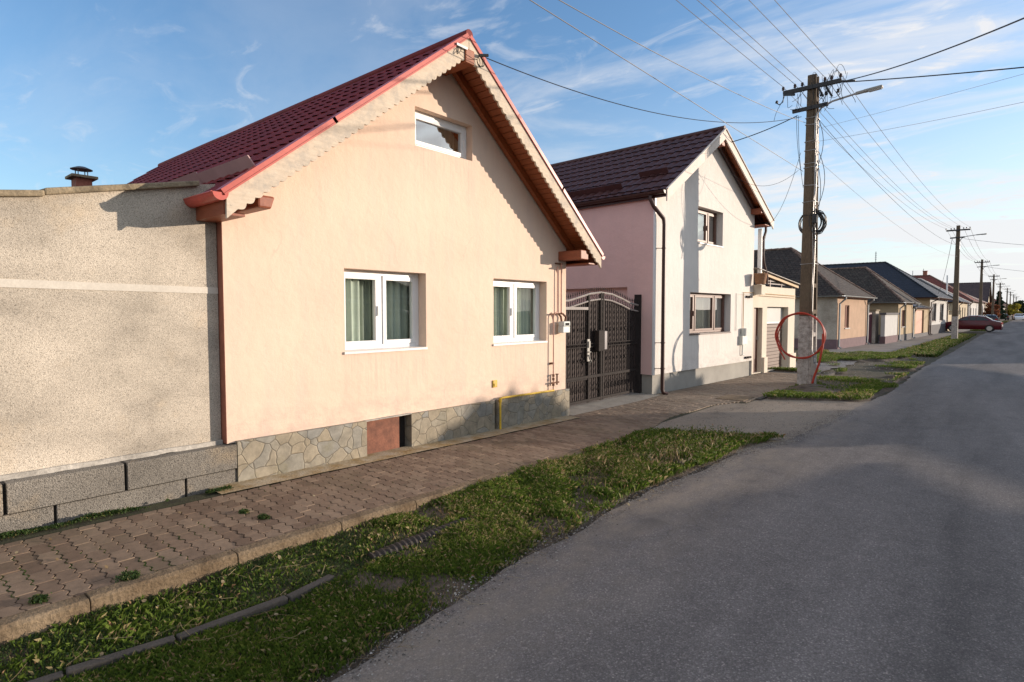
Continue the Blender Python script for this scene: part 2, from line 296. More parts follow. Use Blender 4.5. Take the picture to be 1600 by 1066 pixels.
# ---------------------------------------------------------------- mesh helpers
class MB:
    def __init__(s): s.v = []; s.f = []; s.mi = []; s.uv = None
    def add(s, vs, fs, mi=0):
        o = len(s.v); s.v += [tuple(map(float, p)) for p in vs]; s.f += [tuple(i+o for i in f) for f in fs]; s.mi += [mi]*len(fs); return s
    def box(s, x0, x1, y0, y1, z0, z1, mi=0):
        return s.add([(x, y, z) for z in (z0, z1) for y in (y0, y1) for x in (x0, x1)],
                     [(0, 2, 3, 1), (4, 5, 7, 6), (0, 1, 5, 4), (2, 6, 7, 3), (0, 4, 6, 2), (1, 3, 7, 5)], mi)
    def hexa(s, p, mi=0):      # p: 8 corners, bottom 4 (ccw) then top 4
        return s.add(p, [(3, 2, 1, 0), (4, 5, 6, 7), (0, 1, 5, 4), (1, 2, 6, 5), (2, 3, 7, 6), (3, 0, 4, 7)], mi)
    def bar(s, a, b, w, h, up=(0, 0, 1), mi=0):
        a, b, up = Vector(a), Vector(b), Vector(up); d = (b-a).normalized(); r = d.cross(up).normalized(); u = r.cross(d)
        q = [(-w/2, -h/2), (w/2, -h/2), (w/2, h/2), (-w/2, h/2)]
        return s.hexa([a+r*x+u*y for x, y in q]+[b+r*x+u*y for x, y in q], mi)
    def prism(s, poly, axis, a, b, mi=0):   # poly in the two other axes, extruded a..b along axis
        def P(p, t): return (t, p[0], p[1]) if axis == 'x' else (p[0], t, p[1]) if axis == 'y' else (p[0], p[1], t)
        n = len(poly); vs = [P(p, a) for p in poly]+[P(p, b) for p in poly]
        s.add(vs, [(i, (i+1) % n, n+(i+1) % n, n+i) for i in range(n)], mi)
        for base in (0, n):
            tr = tessellate_polygon([[Vector((p[0], p[1], 0)) for p in poly]])
            s.add(vs[base:base+n], [tuple(t) for t in tr], mi)
        return s
    def tube(s, pts, r, n=6, mi=0, closed=False, cap=True):
        pts = [Vector(p) for p in pts]; m = len(pts); rr = r if isinstance(r, (list, tuple)) else [r]*m; vs = []; prev = None
        for i, p in enumerate(pts):
            t = (pts[(i+1) % m]-pts[i-1]) if closed else (pts[min(i+1, m-1)]-pts[max(i-1, 0)])
            t.normalize()
            if prev is None:
                up = Vector((0, 0, 1)) if abs(t.z) < .9 else Vector((1, 0, 0)); x = t.cross(up).normalized()
            else:
                x = (prev-t*prev.dot(t)).normalized()
            prev = x; y = t.cross(x)
            vs += [p+(x*math.cos(2*PI*k/n)+y*math.sin(2*PI*k/n))*rr[i] for k in range(n)]
        fs = []
        for i in range(m if closed else m-1):
            j = (i+1) % m
            fs += [(i*n+k, i*n+(k+1) % n, j*n+(k+1) % n, j*n+k) for k in range(n)]
        if cap and not closed: fs += [tuple(range(n))[::-1], tuple((m-1)*n+k for k in range(n))]
        return s.add(vs, fs, mi)
    def lathe(s, prof, c=(0, 0, 0), n=16, mi=0):
        vs = [(c[0]+r*math.cos(2*PI*k/n), c[1]+r*math.sin(2*PI*k/n), c[2]+z) for r, z in prof for k in range(n)]
        fs = [(i*n+k, i*n+(k+1) % n, (i+1)*n+(k+1) % n, (i+1)*n+k) for i in range(len(prof)-1) for k in range(n)]
        return s.add(vs, fs, mi)
    def build(s, name, mat, parent=None, smooth=False, bevel=0, label=None, flip=True):
        me = bpy.data.meshes.new(name); me.from_pydata(s.v, [], s.f)
        mats = mat if isinstance(mat, (list, tuple)) else [mat]
        for m in mats: me.materials.append(MT[m] if isinstance(m, str) else m)
        if len(mats) > 1: me.polygons.foreach_set('material_index', s.mi)
        if smooth:
            me.polygons.foreach_set('use_smooth', [True]*len(me.polygons))
        if s.uv:
            uvl = me.uv_layers.new(name='UVMap')
            for li, u in enumerate(s.uv): uvl.data[li].uv = u
        me.validate(); me.update()
        if flip:
            import bmesh
            bm = bmesh.new(); bm.from_mesh(me); bmesh.ops.recalc_face_normals(bm, faces=bm.faces); bm.to_mesh(me); bm.free()
        if smooth: me.set_sharp_from_angle(angle=rad(40))
        o = bpy.data.objects.new(name, me); COL.objects.link(o)
        if parent: o.parent = parent
        if bevel:
            b = o.modifiers.new('bevel', 'BEVEL'); b.width = bevel; b.segments = 2; b.limit_method = 'ANGLE'
        if label: o['label'] = label
        return o
def tag(o, label=None, cat=None, group=None, kind=None):
    for k, v in (('label', label), ('category', cat), ('group', group), ('kind', kind)):
        if v: o[k] = v
    return o
def thing(name, label, cat, loc=(0, 0, 0), rz=0., group=None):
    o = bpy.data.objects.new(name, None); COL.objects.link(o); o.location = loc; o.rotation_euler = (0, 0, rz); o.empty_display_size = .2
    return tag(o, label, cat, group)
def copy_tree(o, parent=None):
    c = o.copy(); COL.objects.link(c)
    if parent: c.parent = parent
    for ch in o.children: copy_tree(ch, c)
    return c
def frame(x, y, th_deg): return dict(loc=(x, y, 0), rz=PI/2-rad(th_deg))   # local x runs along the street away from us, local y into the plot
def vnoise(x, y, sc, seed):
    r = np.random.default_rng(seed).random((64, 64)); x = np.asarray(x)*sc+300; y = np.asarray(y)*sc+300
    xi = np.floor(x).astype(int); yi = np.floor(y).astype(int); fx = x-xi; fy = y-yi; fx = fx*fx*(3-2*fx); fy = fy*fy*(3-2*fy)
    g = lambda a, b: r[a % 64, b % 64]
    return (g(xi, yi)*(1-fx)+g(xi+1, yi)*fx)*(1-fy)+(g(xi, yi+1)*(1-fx)+g(xi+1, yi+1)*fx)*fy
def sheet_with_holes(mb, outer, holes, plane, off, depth, mi=0, mi_rev=None):
    """wall face from a polygon with rectangular openings, plus the reveals going `depth` inward. plane 'v': (u,z) at v=off; plane 'u': (v,z) at u=off"""
    P = (lambda a, z, d: (a, off+d, z)) if plane == 'v' else (lambda a, z, d: (off+d, a, z))
    loops = [outer]+[[(a0, z0), (a1, z0), (a1, z1), (a0, z1)] for a0, a1, z0, z1 in holes]
    flat = [p for l in loops for p in l]
    tr = tessellate_polygon([[Vector((p[0], p[1], 0)) for p in l] for l in loops])
    mb.add([P(p[0], p[1], 0) for p in flat], [tuple(t) for t in tr], mi)
    for l in loops[1:]:
        n = 4
        mb.add([P(p[0], p[1], 0) for p in l]+[P(p[0], p[1], depth) for p in l], [(i, (i+1) % n, n+(i+1) % n, n+i) for i in range(n)], mi if mi_rev is None else mi_rev)
def tile_roof(mb, O, A, La, D, Ld, Nn, pw, ps, amp, step, hump='round'):
    """pressed metal tile sheet: O corner on the ridge, A along, D down the slope, Nn outward"""
    O, A, D, Nn = map(Vector, (O, A, D, Nn)); nx = max(2, int(La/pw*8)); rows = []
    k = 0; ts = []
    nrow = int(Ld/ps)+1
    for k in range(nrow):
        for q in (0.001, .5, .93, .999):
            t = (k+q)*ps
            if t < Ld: ts.append((t, q))
    ts.append((Ld, .98)); vs = []
    for t, q in ts:
        for i in range(nx+1):
            s_ = i*La/nx; ph = (s_/pw) % 1
            w = math.sin(PI*min(1, ph/.72))**.8 if ph < .72 else 0
            h = amp*w+step*q
            sh = .035*w if hump == 'round' else .06*w     # scalloped lower tile edges
            vs.append(O+A*s_+D*(t+(sh if .9 < q < 1 else 0))+Nn*h)
    m = nx+1
    mb.add(vs, [(j*m+i, j*m+i+1, (j+1)*m+i+1, (j+1)*m+i) for j in range(len(ts)-1) for i in range(nx)])
def window(parent, u0, u1, z0, z1, v, fr='pvc', sashes=2, gl='glass', curtain='curtain', label=None, widths=None, sill='sillw', depth=.14, sashmat=None, curt=None, bigsill=.018):
    """window set `v` deep in the wall; returns the frame part with sash, pane, curtain and sill under it"""
    b = MB(); t = .055
    b.box(u0, u0+t, v-.035, v+.03, z0, z1); b.box(u1-t, u1, v-.035, v+.03, z0, z1)
    b.box(u0+t, u1-t, v-.033, v+.028, z1-t, z1); b.box(u0+t, u1-t, v-.033, v+.028, z0, z0+t)
    W = u1-u0-2*t; ws = widths or [1/sashes]*sashes; x = u0+t
    edges = []
    for i, w in enumerate(ws):
        a, c = x, x+W*w; edges.append((a, c)); x = c
        if i < len(ws)-1: b.box(c-.028, c+.028, v-.031, v+.026, z0+t, z1-t)
    f = b.build('window', fr, parent, bevel=.004, label=label)
    for i, (a, c) in enumerate(edges):
        a += .03*(i > 0); c -= .03*(i < len(edges)-1); s = MB(); k = .05
        s.box(a, a+k, v-.045, v+.02, z0+t, z1-t); s.box(c-k, c, v-.045, v+.02, z0+t, z1-t)
        s.box(a+k, c-k, v-.043, v+.018, z0+t, z0+t+k); s.box(a+k, c-k, v-.043, v+.018, z1-t-k, z1-t)
        if i == 0: s.box(c-k*.62, c-k*.38, v-.07, v-.044, (z0+z1)/2-.07, (z0+z1)/2+.05)
        s.build('sash', sashmat or fr, f, bevel=.003)
        MB().add([(a+k-.004, v-.013, z0+t+k-.004), (c-k+.004, v-.013, z0+t+k-.004), (c-k+.004, v-.013, z1-t-k+.004), (a+k-.004, v-.013, z1-t-k+.004)], [(0, 1, 2, 3)]).build('pane', gl, f, flip=False)
    if sill:
        s = MB(); s.hexa([(u0-.015, -bigsill, z0-.025), (u1+.002, -bigsill, z0-.025), (u1-.001, v-.02, z0-.015), (u0+.001, v-.02, z0-.015),
                          (u0-.015, -bigsill, z0-.003), (u1+.002, -bigsill, z0-.003), (u1-.001, v-.02, z0+.012), (u0+.001, v-.02, z0+.012)])
        s.box(u0-.02, u1+.002, -bigsill-.004, -bigsill, z0-.03, z0-.002)
        s.build('sill', sill, f)
    if curtain:
        for (a, c, dv, ph) in (curt or [(u0, u1, .14, 0)]):
            s = MB(); n = int((c-a)*90); vs = []
            for k in range(n+1):
                uu = a+(c-a)*k/n; wv = .026*math.sin(uu*62+ph+1.6*math.sin(uu*9))+.012*math.sin(uu*23+ph)
                vs += [(uu, v+dv+wv, z0-.15), (uu+.008*math.sin(uu*50), v+dv+wv*.7, z1+.1)]
            s.add(vs, [(2*k, 2*k+1, 2*k+3, 2*k+2) for k in range(n)])
            s.build('curtain', curtain, f, smooth=True)
    return f
def gutter(mb, u, v0, v1, z, r=.065, axis='v', mi=0):
    """half-round gutter with end cap and bead"""
    n = 10; th = .004
    prof = [(-r*math.cos(PI*k/n), -r*math.sin(PI*k/n)) for k in range(n+1)]+[((r-th)*math.cos(PI*k/n), -(r-th)*math.sin(PI*k/n)) for k in range(n+1)]
    if axis == 'v':
        mb.prism([(u+a, z+b) for a, b in prof], 'y', v0, v1)
        mb.prism([(u+a, z+b) for a, b in prof[:n+1]], 'y', v0-.006, v0)
    else:
        mb.prism([(u+a, z+b) for a, b in prof], 'x', v0, v1)

# ---------------------------------------------------------------- ground, road, pavement
def road_left(y): return np.interp(y, [-40, 0, 1.5, 3.2, 5, 7.8, 8.6, 12, 15.7, 22.6, 32, 56, 88, 130, 160, 200, 260, 330], [-2.3, -2.3, -2.42, -2.6, -2.66, -2.5, -2.27, -2.1, -1.95, -2.05, -1.85, -1.6, -.95, -.2, .6, 1.7, 3.4, 5.6])
def fac(y): return float(np.interp(y, [0, 11, 42, 65, 95, 130, 160, 200, 260, 330], [-5.9, -5.74, -5.1, -4.5, -3.9, -3.1, -2.3, -1.1, .6, 2.6]))
def zs(y): return np.interp(y, [-4, .5, 2.5, 8.2, 9.2], [.04, .02, 0, -.102, -.108])
def strip(name, mat, fl, fr, ys, z, nx=3, jl=0., jr=0.):
    vs = []; fs = []
    for j, y in enumerate(ys):
        a, b = fl(y), fr(y)
        a += jl*(vnoise(y, 0, 2.2, 3)-.5)+jl*.5*(vnoise(y, 0, 9, 4)-.5); b += jr*(vnoise(y, 9, 2.2, 5)-.5)
        for i in range(nx+1): vs.append((a+(b-a)*i/nx, y, z(y) if callable(z) else z))
    m = nx+1
    for j in range(len(ys)-1):
        for i in range(nx): fs.append((j*m+i, j*m+i+1, (j+1)*m+i+1, (j+1)*m+i))
    mb = MB(); mb.add(vs, fs); return tag(mb.build(name, mat, flip=False), kind='structure')
gm = MB(); gm.add([(-400, -200, G-.05), (400, -200, G-.05), (400, 900, G-.05), (-400, 900, G-.05)], [(0, 1, 2, 3)]); tag(gm.build('ground', 'earth', flip=False), kind='structure')
ysR = list(np.arange(-30, 20, .12))+list(np.arange(20, 60, .5))+list(np.arange(60, 340, 4))
strip('road', 'asphalt', road_left, lambda y: road_left(y)+5.8, ysR, G, 6, .07, .2)
strip('driveway_apron', 'apron', lambda y: -4.55, lambda y: road_left(y)+.25+.1*math.sin(y*3), list(np.arange(7.4, 13.6, .1)), G-.004, 4, .3, .15)
ysF = list(np.arange(16.8, 60, .5))+list(np.arange(60, 330, 5))
strip('pavement', 'path', lambda y: fac(y)-1.2, lambda y: fac(y)+(1.5 if y > 29 else 1.4), ysF, G-.012, 3, 0, .4)

# pavers: every block its own bevelled, wavy-edged shape
def pavers():
    V = []; F = []; T = []
    py, px = .108, .215; A = .0105; chunks = []
    def wave(x): t = math.sin(2*PI*x/(px/2)); return A*max(-1, min(1, 1.5*t))
    nrow = int((18.1+3)/py)
    for j in range(nrow):
        y = -3+j*py
        x0 = -5.36 if y < 8.05 else -6.25
        x0 -= 0.0
        shift = (j % 2)*px*.5
        k0 = math.floor((x0-shift)/px); x = k0*px+shift
        while x < -3.3:
            a, b = x, x+px; x += px
            xo = -4.055 if y < 7.6 else (-4.12+.16*vnoise(y, 1, 1.1, 8) if y < 11.6 else -3.86)
            if 7.6 <= y < 11.6: xo += -.28*math.sin(PI*(y-7.6)/4.0)
            if b <= x0 or a >= xo: continue
            a = max(a, x0); b = min(b, xo)
            if b-a < .03: continue
            if y > 11.35:      # facade of the cream house
                lim = -5.74+(y-11.45)*.056+.01
                if b < lim: continue
                a = max(a, lim)
                if b-a < .02: continue
            n = max(2, int(round((b-a)/px*12))); g = .0035; xs = [a+g+(b-a-2*g)*i/n for i in range(n+1)]
            dz = random.uniform(-.003, .003); tx = random.uniform(-.010, .010); ty = random.uniform(-.02, .02); ddy = random.uniform(-.0015, .0015)
            ring = [(q, y+g+ddy+wave(q)) for q in xs]+[(q, y+py-g+ddy+wave(q)) for q in reversed(xs)]
            cx, cy = (a+b)/2, y+py/2; o = len(V); m = len(ring); Z = float(zs(y))+dz
            for (sx, zz) in ((1., -.03), (1., -.006), (.955, 0.)):
                for (qx, qy) in ring:
                    X = cx+(qx-cx)*(1-(1-sx)*.5); Y = cy+(qy-cy)*sx
                    V.append((X, Y, Z+zz+tx*(X-cx)+ty*(Y-cy)))
            tv = random.random()
            for r in range(2):
                for i in range(m): F.append((o+r*m+i, o+r*m+(i+1) % m, o+(r+1)*m+(i+1) % m, o+(r+1)*m+i))
            F.append(tuple(o+2*m+i for i in range(m))); T += [tv]*(3*m)
    me = bpy.data.meshes.new('sidewalk'); me.from_pydata(V, [], F); at = me.attributes.new('tint', 'FLOAT', 'POINT'); at.data.foreach_set('value', T)
    me.materials.append(MT['paver']); o = bpy.data.objects.new('sidewalk', me); COL.objects.link(o); tag(o, kind='structure')
pavers()
ysP = list(np.arange(-3, 18.2, .2))
strip('sidewalk_bed', 'joint', lambda y: -5.6 if y < 8.05 else -6.3, lambda y: -4.0 if y < 8 else -4.2 if y < 11.6 else -3.84, ysP, lambda y: float(zs(y))-.014, 6)
strip('concrete_strip', 'moss', lambda y: -5.72, lambda y: -5.365+.02*(vnoise(y, 0, 3, 1)-.5), list(np.arange(2.3, 8.2, .1)), lambda y: float(zs(y))+.006+.008*vnoise(y, 2, 3, 2), 3)
strip('gate_threshold', 'concrete', lambda y: -6.5, lambda y: -5.55+.03*math.sin(y*2), list(np.arange(8.2, 11.5, .1)), lambda y: float(zs(y))+.005, 3)
# kerb: cast lengths with joints
kb = MB(); y = -3.0
while y < 7.2:
    L = random.uniform(.72, .86); o_ = random.uniform(-.006, .006); z0_, z1_ = float(zs(y)), float(zs(y+L)); c = .018; dip = random.uniform(-.006, .004)
    for (ya, yb, za, zb) in ((y+.003, y+L-.003, z0_+dip, z1_+dip),):
        prof = lambda z: [(-4.055, z-.2), (-4.055, z), (-3.945-c+o_, z), (-3.945+o_, z-c), (-3.93+o_, z-.2)]
        pa, pb = prof(za+.004), prof(zb+.004); n = 5
        kb.add([(p[0], ya, p[1]) for p in pa]+[(p[0], yb, p[1]) for p in pb], [(i, (i+1) % n, n+(i+1) % n, n+i) for i in range(n)]+[tuple(range(n)), tuple(range(n, 2*n))])
    y += L
tag(kb.build('kerb', 'kerb', bevel=.004), kind='structure')
kb = MB()
for i in range(7):
    a = 12.2+i*.95; kb.box(-3.86, -3.76, a, a+.94, G-.1, G+.03+random.uniform(-.01, .01))
tag(kb.build('kerb', 'edging', bevel=.008), kind='structure')
# drain cover plate on the far sidewalk
mp = MB().box(-4.5, -3.95, 11.75, 12.45, G-.02, G+.022); tag(mp.build('cover_plate', 'kerb', bevel=.006), 'pale square concrete cover plate set in the sidewalk before the cream house', 'cover plate')

# verge height fields
def near_in(x, y):
    e = road_left(y)-.04+.09*(vnoise(x, y, 1.7, 11)-.5)+.07*(vnoise(x, y, 7, 12)-.5)
    end = 7.75+(x+4.0)*.55+.25*(vnoise(x, y, 2.3, 13)-.5)
    return np.minimum(np.minimum(e-x, (x+3.96)*2+.02), (end-y)*.8)
def isl_in(x, y):
    e = road_left(y)-.12+.3*(vnoise(x, y, 1.1, 21)-.5)+.08*(vnoise(x, y, 6, 22)-.5)
    st = 12.35+(x+3.8)*.5+.2*(vnoise(x, y, 2, 23)-.5)
    left = np.where(y < 18.6, x+3.8, x+6.4)
    d = np.minimum(np.minimum(e-x, left), (y-st)*.8)
    holes = vnoise(x, y, .55, 24)*1.0+vnoise(x, y, 1.6, 25)*.5
    dirt = np.where(y > 17.5, .78-holes, 1)
    return np.minimum(np.minimum(d, dirt*1.5), (29.3-y))
def near_z(x, y):
    base = np.interp(x, [-3.95, -3.4, -2.5], [-.085, -.13, -.125])+.0*y
    base = np.where(y > 4, np.maximum(base, np.interp(y, [4, 7], [-.13, -.09])), base)
    return base+.035*(vnoise(x, y, 2.2, 14)-.5)+.02*(vnoise(x, y, 8, 15)-.5)
def isl_z(x, y): return G+.035+.05*(vnoise(x, y, 1.1, 26)-.4)+.015*(vnoise(x, y, 6, 27)-.5)
def verge(name, x0, x1, y0, y1, st, fin, fz):
    xs = np.arange(x0, x1, st); ys = np.arange(y0, y1, st); X, Y = np.meshgrid(xs, ys); D = fin(X, Y); Z = fz(X, Y)
    Z = np.where(D > .12, Z, G-.02+(Z-G+.02)*np.clip(D/.12, 0, 1)); Z = np.where(D < 0, G-.06, Z)
    vs = np.stack([X.ravel(), Y.ravel(), Z.ravel()], 1); m = len(xs); Dr = D; fs = []
    for j in range(len(ys)-1):
        for i in range(m-1):
            if max(Dr[j, i], Dr[j, i+1], Dr[j+1, i], Dr[j+1, i+1]) > -.06: fs.append((j*m+i, j*m+i+1, (j+1)*m+i+1, (j+1)*m+i))
    mb = MB(); mb.add(vs.tolist(), fs); tag(mb.build(name, 'soil', smooth=True, flip=False), kind='structure')
verge('verge_soil', -3.99, -2.1, -3, 9, .06, near_in, near_z)
verge('verge_soil', -6.4, -1.6, 12, 29.4, .12, isl_in, isl_z)

def blades(name, mat, P, Zb, H, Wd, lean, T, kind='stuff'):
    """many single blades: base (x,y), height, width, lean, tint"""
    n = len(P); a = rng.random(n)*2*PI; dx, dy = np.cos(a), np.sin(a); l = a+PI/2+rng.normal(0, .5, n); lx, ly = np.cos(l)*lean*H, np.sin(l)*lean*H
    V = np.zeros((n, 4, 3)); b = P
    V[:, 0, 0] = b[:, 0]-dx*Wd/2; V[:, 0, 1] = b[:, 1]-dy*Wd/2; V[:, 0, 2] = Zb-.01
    V[:, 1, 0] = b[:, 0]+dx*Wd/2; V[:, 1, 1] = b[:, 1]+dy*Wd/2; V[:, 1, 2] = Zb-.01
    V[:, 2, 0] = b[:, 0]+dx*Wd*.32+lx*.35; V[:, 2, 1] = b[:, 1]+dy*Wd*.32+ly*.35; V[:, 2, 2] = Zb+H*.6
    V[:, 3, 0] = b[:, 0]+lx; V[:, 3, 1] = b[:, 1]+ly; V[:, 3, 2] = Zb+H*(1-.35*lean)
    me = bpy.data.meshes.new(name); me.vertices.add(n*4); me.vertices.foreach_set('co', V.ravel())
    i = np.arange(n)*4; L = np.stack([i, i+1, i+2, i, i+2, i+3], 1).ravel()
    me.loops.add(n*6); me.loops.foreach_set('vertex_index', L); me.polygons.add(n*2); me.polygons.foreach_set('loop_start', np.arange(n*2)*3)
    at = me.attributes.new('tint', 'FLOAT', 'POINT'); at.data.foreach_set('value', np.repeat(np.clip(T, 0, 1), 4)); me.update(calc_edges=True)
    me.materials.append(MT[mat]); o = bpy.data.objects.new(name, me); COL.objects.link(o)
    return o
def scatter(n, x0, x1, y0, y1, fin, pw=1.0):
    x = x0+rng.random(n)*(x1-x0); y = y0+(y1-y0)*rng.random(n)**pw; return x[fin(x, y) > .0], y[fin(x, y) > .0]
# near verge turf
x, y = scatter(620000, -3.97, -2.2, -.6, 8.9, near_in, 1.15)
k = (np.abs(x-np.interp(y, [.3, .71, 1.18, 1.8, 2.15, 2.5, 3.55], [-3.5, -3.44, -3.36, -3.33, -3.38, -3.43, -3.45])) > .05-.02*rng.random(len(x))) | (y > 3.5); x, y = x[k], y[k]; d = near_in(x, y); dens = vnoise(x, y, 2.4, 31)*.6+vnoise(x, y, 6, 32)*.4; edge = np.clip(d/.28, 0, 1)
clover = (x < -3.42) & (y < 2.6+.6*vnoise(x, y, 2, 33))
keep = (rng.random(len(x)) < np.clip((dens-.33)*3.4, .06, 1)*(.12+.88*edge)) & (~clover | (rng.random(len(x)) < .16))
x, y, dens = x[keep], y[keep], dens[keep]; n = len(x)
dry = vnoise(x, y, 1.1, 34); dryness = np.clip((dry-.52)*2.2+np.clip((y-4.5)/4, 0, .35), 0, .8)
H = (.016+.040*rng.random(n)**1.5)*(.5+.9*dens)*(1+.7*np.clip((y-2.5)/2.5, 0, 1)); T = np.clip(.12+.55*rng.random(n)+.15*(vnoise(x, y, 3, 35)-.5), 0, .76); isdry = rng.random(n) < (.13+.5*dryness)
T = np.where(isdry, .78+.22*rng.random(n), T)
tag(blades('grass', 'grass', np.stack([x, y], 1), near_z(x, y), H, .0019+.0020*rng.random(n), .2+.7*rng.random(n), T), 'short green grass with dry tufts on the near verge between kerb and road', 'grass', kind='stuff')
# clover / chickweed mat near the kerb and around the house foot
def leaves(name, mat, x, y, z, r, label, cat='ground cover', tilt=.5):
    n = len(x); a = rng.random(n)*2*PI; V = np.zeros((n, 5, 3)); nx, ny = rng.normal(0, tilt, n), rng.normal(0, tilt, n)
    for k in range(5):
        t = a+k*2*PI/5; rr = r*(1 if k else 1.25); ox, oy = np.cos(t)*rr, np.sin(t)*rr*.8
        V[:, k, 0] = x+ox; V[:, k, 1] = y+oy; V[:, k, 2] = z+ox*nx+oy*ny
    me = bpy.data.meshes.new(name); me.vertices.add(n*5); me.vertices.foreach_set('co', V.ravel()); i = np.arange(n)*5
    me.loops.add(n*5); me.loops.foreach_set('vertex_index', np.arange(n*5)); me.polygons.add(n); me.polygons.foreach_set('loop_start', i)
    at = me.attributes.new('tint', 'FLOAT', 'POINT'); at.data.foreach_set('value', np.repeat(rng.random(n), 5)); me.update(calc_edges=True); me.materials.append(MT[mat])
    o = bpy.data.objects.new(name, me); COL.objects.link(o); return tag(o, label, cat, kind='stuff')
x, y = scatter(170000, -3.97, -3.05, -.8, 3.4, near_in)
w = vnoise(x, y, 3.5, 41)*.6+vnoise(x, y, 9, 42)*.4-np.clip((x+3.5)*1.1, 0, 1)-np.clip((y-2.4)*.6, 0, 1); k = rng.random(len(x)) < np.clip((w-.1)*2.2, 0, 1); x, y = x[k], y[k]
leaves('ground_cover', 'leaf', x, y, near_z(x, y)+.002+.035*rng.random(len(x))*vnoise(x, y, 5, 43), .0022+.003*rng.random(len(x)), 'low leafy clover mat between the near kerb and the half-buried edging')
# weeds at the foot of the rough wall and in the paver joints
n = 12000; y = -.5+3.1*rng.random(n); x = -5.55+np.abs(rng.normal(0, .035, n)); k = vnoise(x, y, 2.6, 44)*.7+vnoise(x, y, 11, 47)*.4 > .52; x, y = x[k], y[k]
leaves('ground_cover', 'leaf', x, y, zs(y)+.002+.04*rng.random(len(x))*vnoise(x, y, 6, 48), .003+.004*rng.random(len(x)), 'row of small green weeds growing along the foot of the roughcast wall', tilt=.8)
n = 26000; y = -.6+4.6*rng.random(n)**1.2; x = -5.35+1.28*rng.random(n); j = np.round((y+3)/.108)*.108-3; y = j+.0105*np.sin(2*PI*x/.1075)+rng.normal(0, .004, n)
k = (vnoise(x, y, 1.5, 45)*.7+vnoise(x, y, 7, 46)*.5 > .76+np.clip((y-1)*.03, 0, .2)); x, y = x[k], y[k]
leaves('ground_cover', 'leaf', x, y, zs(y)-.004+.005*rng.random(len(x)), .002+.003*rng.random(len(x)), 'tiny moss and weeds sprouting in the joints of the near pavers', tilt=.4)
for (cx, cy, s_) in ((-4.09, 1.18, .05), (-4.5, 2.25, .035), (-4.75, 2.2, .03), (-4.14, .75, .035)):
    n = int(900*s_/.05); x = cx+rng.normal(0, s_*.6, n); y = cy+rng.normal(0, s_*.5, n)
    leaves('weed_clump', 'leaf', x, y, zs(y)+.003+.02*rng.random(n), .003+.004*rng.random(n), {-.0: ''}.get(cx, {(-4.09): 'bright little weed clump at the inner edge of the kerb', -4.5: 'dark grass tuft between pavers in the middle of the near sidewalk', -4.75: 'flat weed patch between pavers beside the darker tuft', -4.14: 'small weed sprig nearest the camera by the kerb'}[cx]), 'weed', tilt=.7)
# island verge and the rest
x, y = scatter(300000, -6.4, -1.6, 12, 29.3, isl_in)
d = isl_in(x, y); dens = vnoise(x, y, 1.3, 51)*.6+vnoise(x, y, 4, 52)*.4; k = rng.random(len(x)) < np.clip((dens-.2-.3*np.exp(-((x+2.9)/.6)**2-((y-14.6)/1.4)**2))*3, .05, 1)*(.2+.8*np.clip(d/.3, 0, 1)); x, y, dens = x[k], y[k], dens[k]; n = len(x)
T = np.where(rng.random(n) < .06+.35*np.clip((vnoise(x, y, .8, 53)-.5)*2, 0, 1), .8+.2*rng.random(n), .2+.55*rng.random(n))
tag(blades('grass', 'grass', np.stack([x, y], 1), isl_z(x, y), (.03+.06*rng.random(n))*(.5+dens), .005+.005*rng.random(n), .3+.6*rng.random(n), T), 'patchy grass on the verge around the near utility pole', 'grass', kind='stuff')
n = 60000; y = 29+ (150-29)*rng.random(n)**1.6; t = rng.random(n); lo = np.array([fac(q) for q in y])+1.6; hi = road_left(y)-.25-.2*vnoise(y, 0, .3, 55); x = lo+(hi-lo)*t
k = vnoise(x, y, .35, 54)*.6+vnoise(x*3, y, .8, 56)*.5 > .46-.15*t; x, y = x[k], y[k]; n = len(x); gapd = ((y > 59) & (y < 72)) ; x, y = x[~gapd], y[~gapd]; n = len(x)
tag(blades('grass', 'grass', np.stack([x, y], 1), np.full(n, G-.03), (.07+.1*rng.random(n)), .03+.03*rng.random(n)+y*.0003, .3+.5*rng.random(n), np.where(rng.random(n) < .22, .8+.2*rng.random(n), .05+.5*rng.random(n))), 'far strip of grass between the pavement and the road', 'grass', kind='stuff')
# taller dry weeds at the verge end, straw and grit along the road edge
n = 520; x = -3.05+rng.normal(0, .28, n); y = 6.9+rng.normal(0, .75, n); k = (near_in(x, y) > .1); x, y = x[k], y[k]; n = len(x)
tag(blades('dry_weeds', 'straw', np.stack([x, y], 1), near_z(x, y), .05+.12*rng.random(n), .0012+.0012*rng.random(n), .15+.5*rng.random(n), .1+.9*rng.random(n)), 'pale dry weed stems standing at the far end of the near verge', 'weeds', kind='stuff')
x = -3.1+rng.normal(0, .26, 3000); y = 7.1+rng.normal(0, .65, 3000); k = near_in(x, y) > .1; x, y = x[k], y[k]
leaves('dry_weeds', 'grass', x, y, near_z(x, y)+.06+.12*rng.random(len(x)), .004+.004*rng.random(len(x)), 'fine grey-green leaves of the weeds at the far end of the near verge', 'weeds', tilt=1.)
def sticks(name, mat, n, fpos, L, r, label, cat):
    mb = MB(); T = []
    for i in range(n):
        x, y, z = fpos(); a = random.uniform(0, 2*PI); l = random.uniform(*L); b_ = random.uniform(-.3, .3)
        p = [(x, y, z), (x+math.cos(a)*l*.5, y+math.sin(a)*l*.5, z+random.uniform(0, .02)), (x+math.cos(a+b_)*l, y+math.sin(a+b_)*l, z+random.uniform(-.005, .02))]
        c = len(mb.v); mb.tube(p, r*random.uniform(.6, 1.2), 3, cap=False); T += [random.random()]*(len(mb.v)-c)
    o = mb.build(name, mat, flip=False); at = o.data.attributes.new('tint', 'FLOAT', 'POINT'); at.data.foreach_set('value', T); return tag(o, label, cat, kind='stuff')
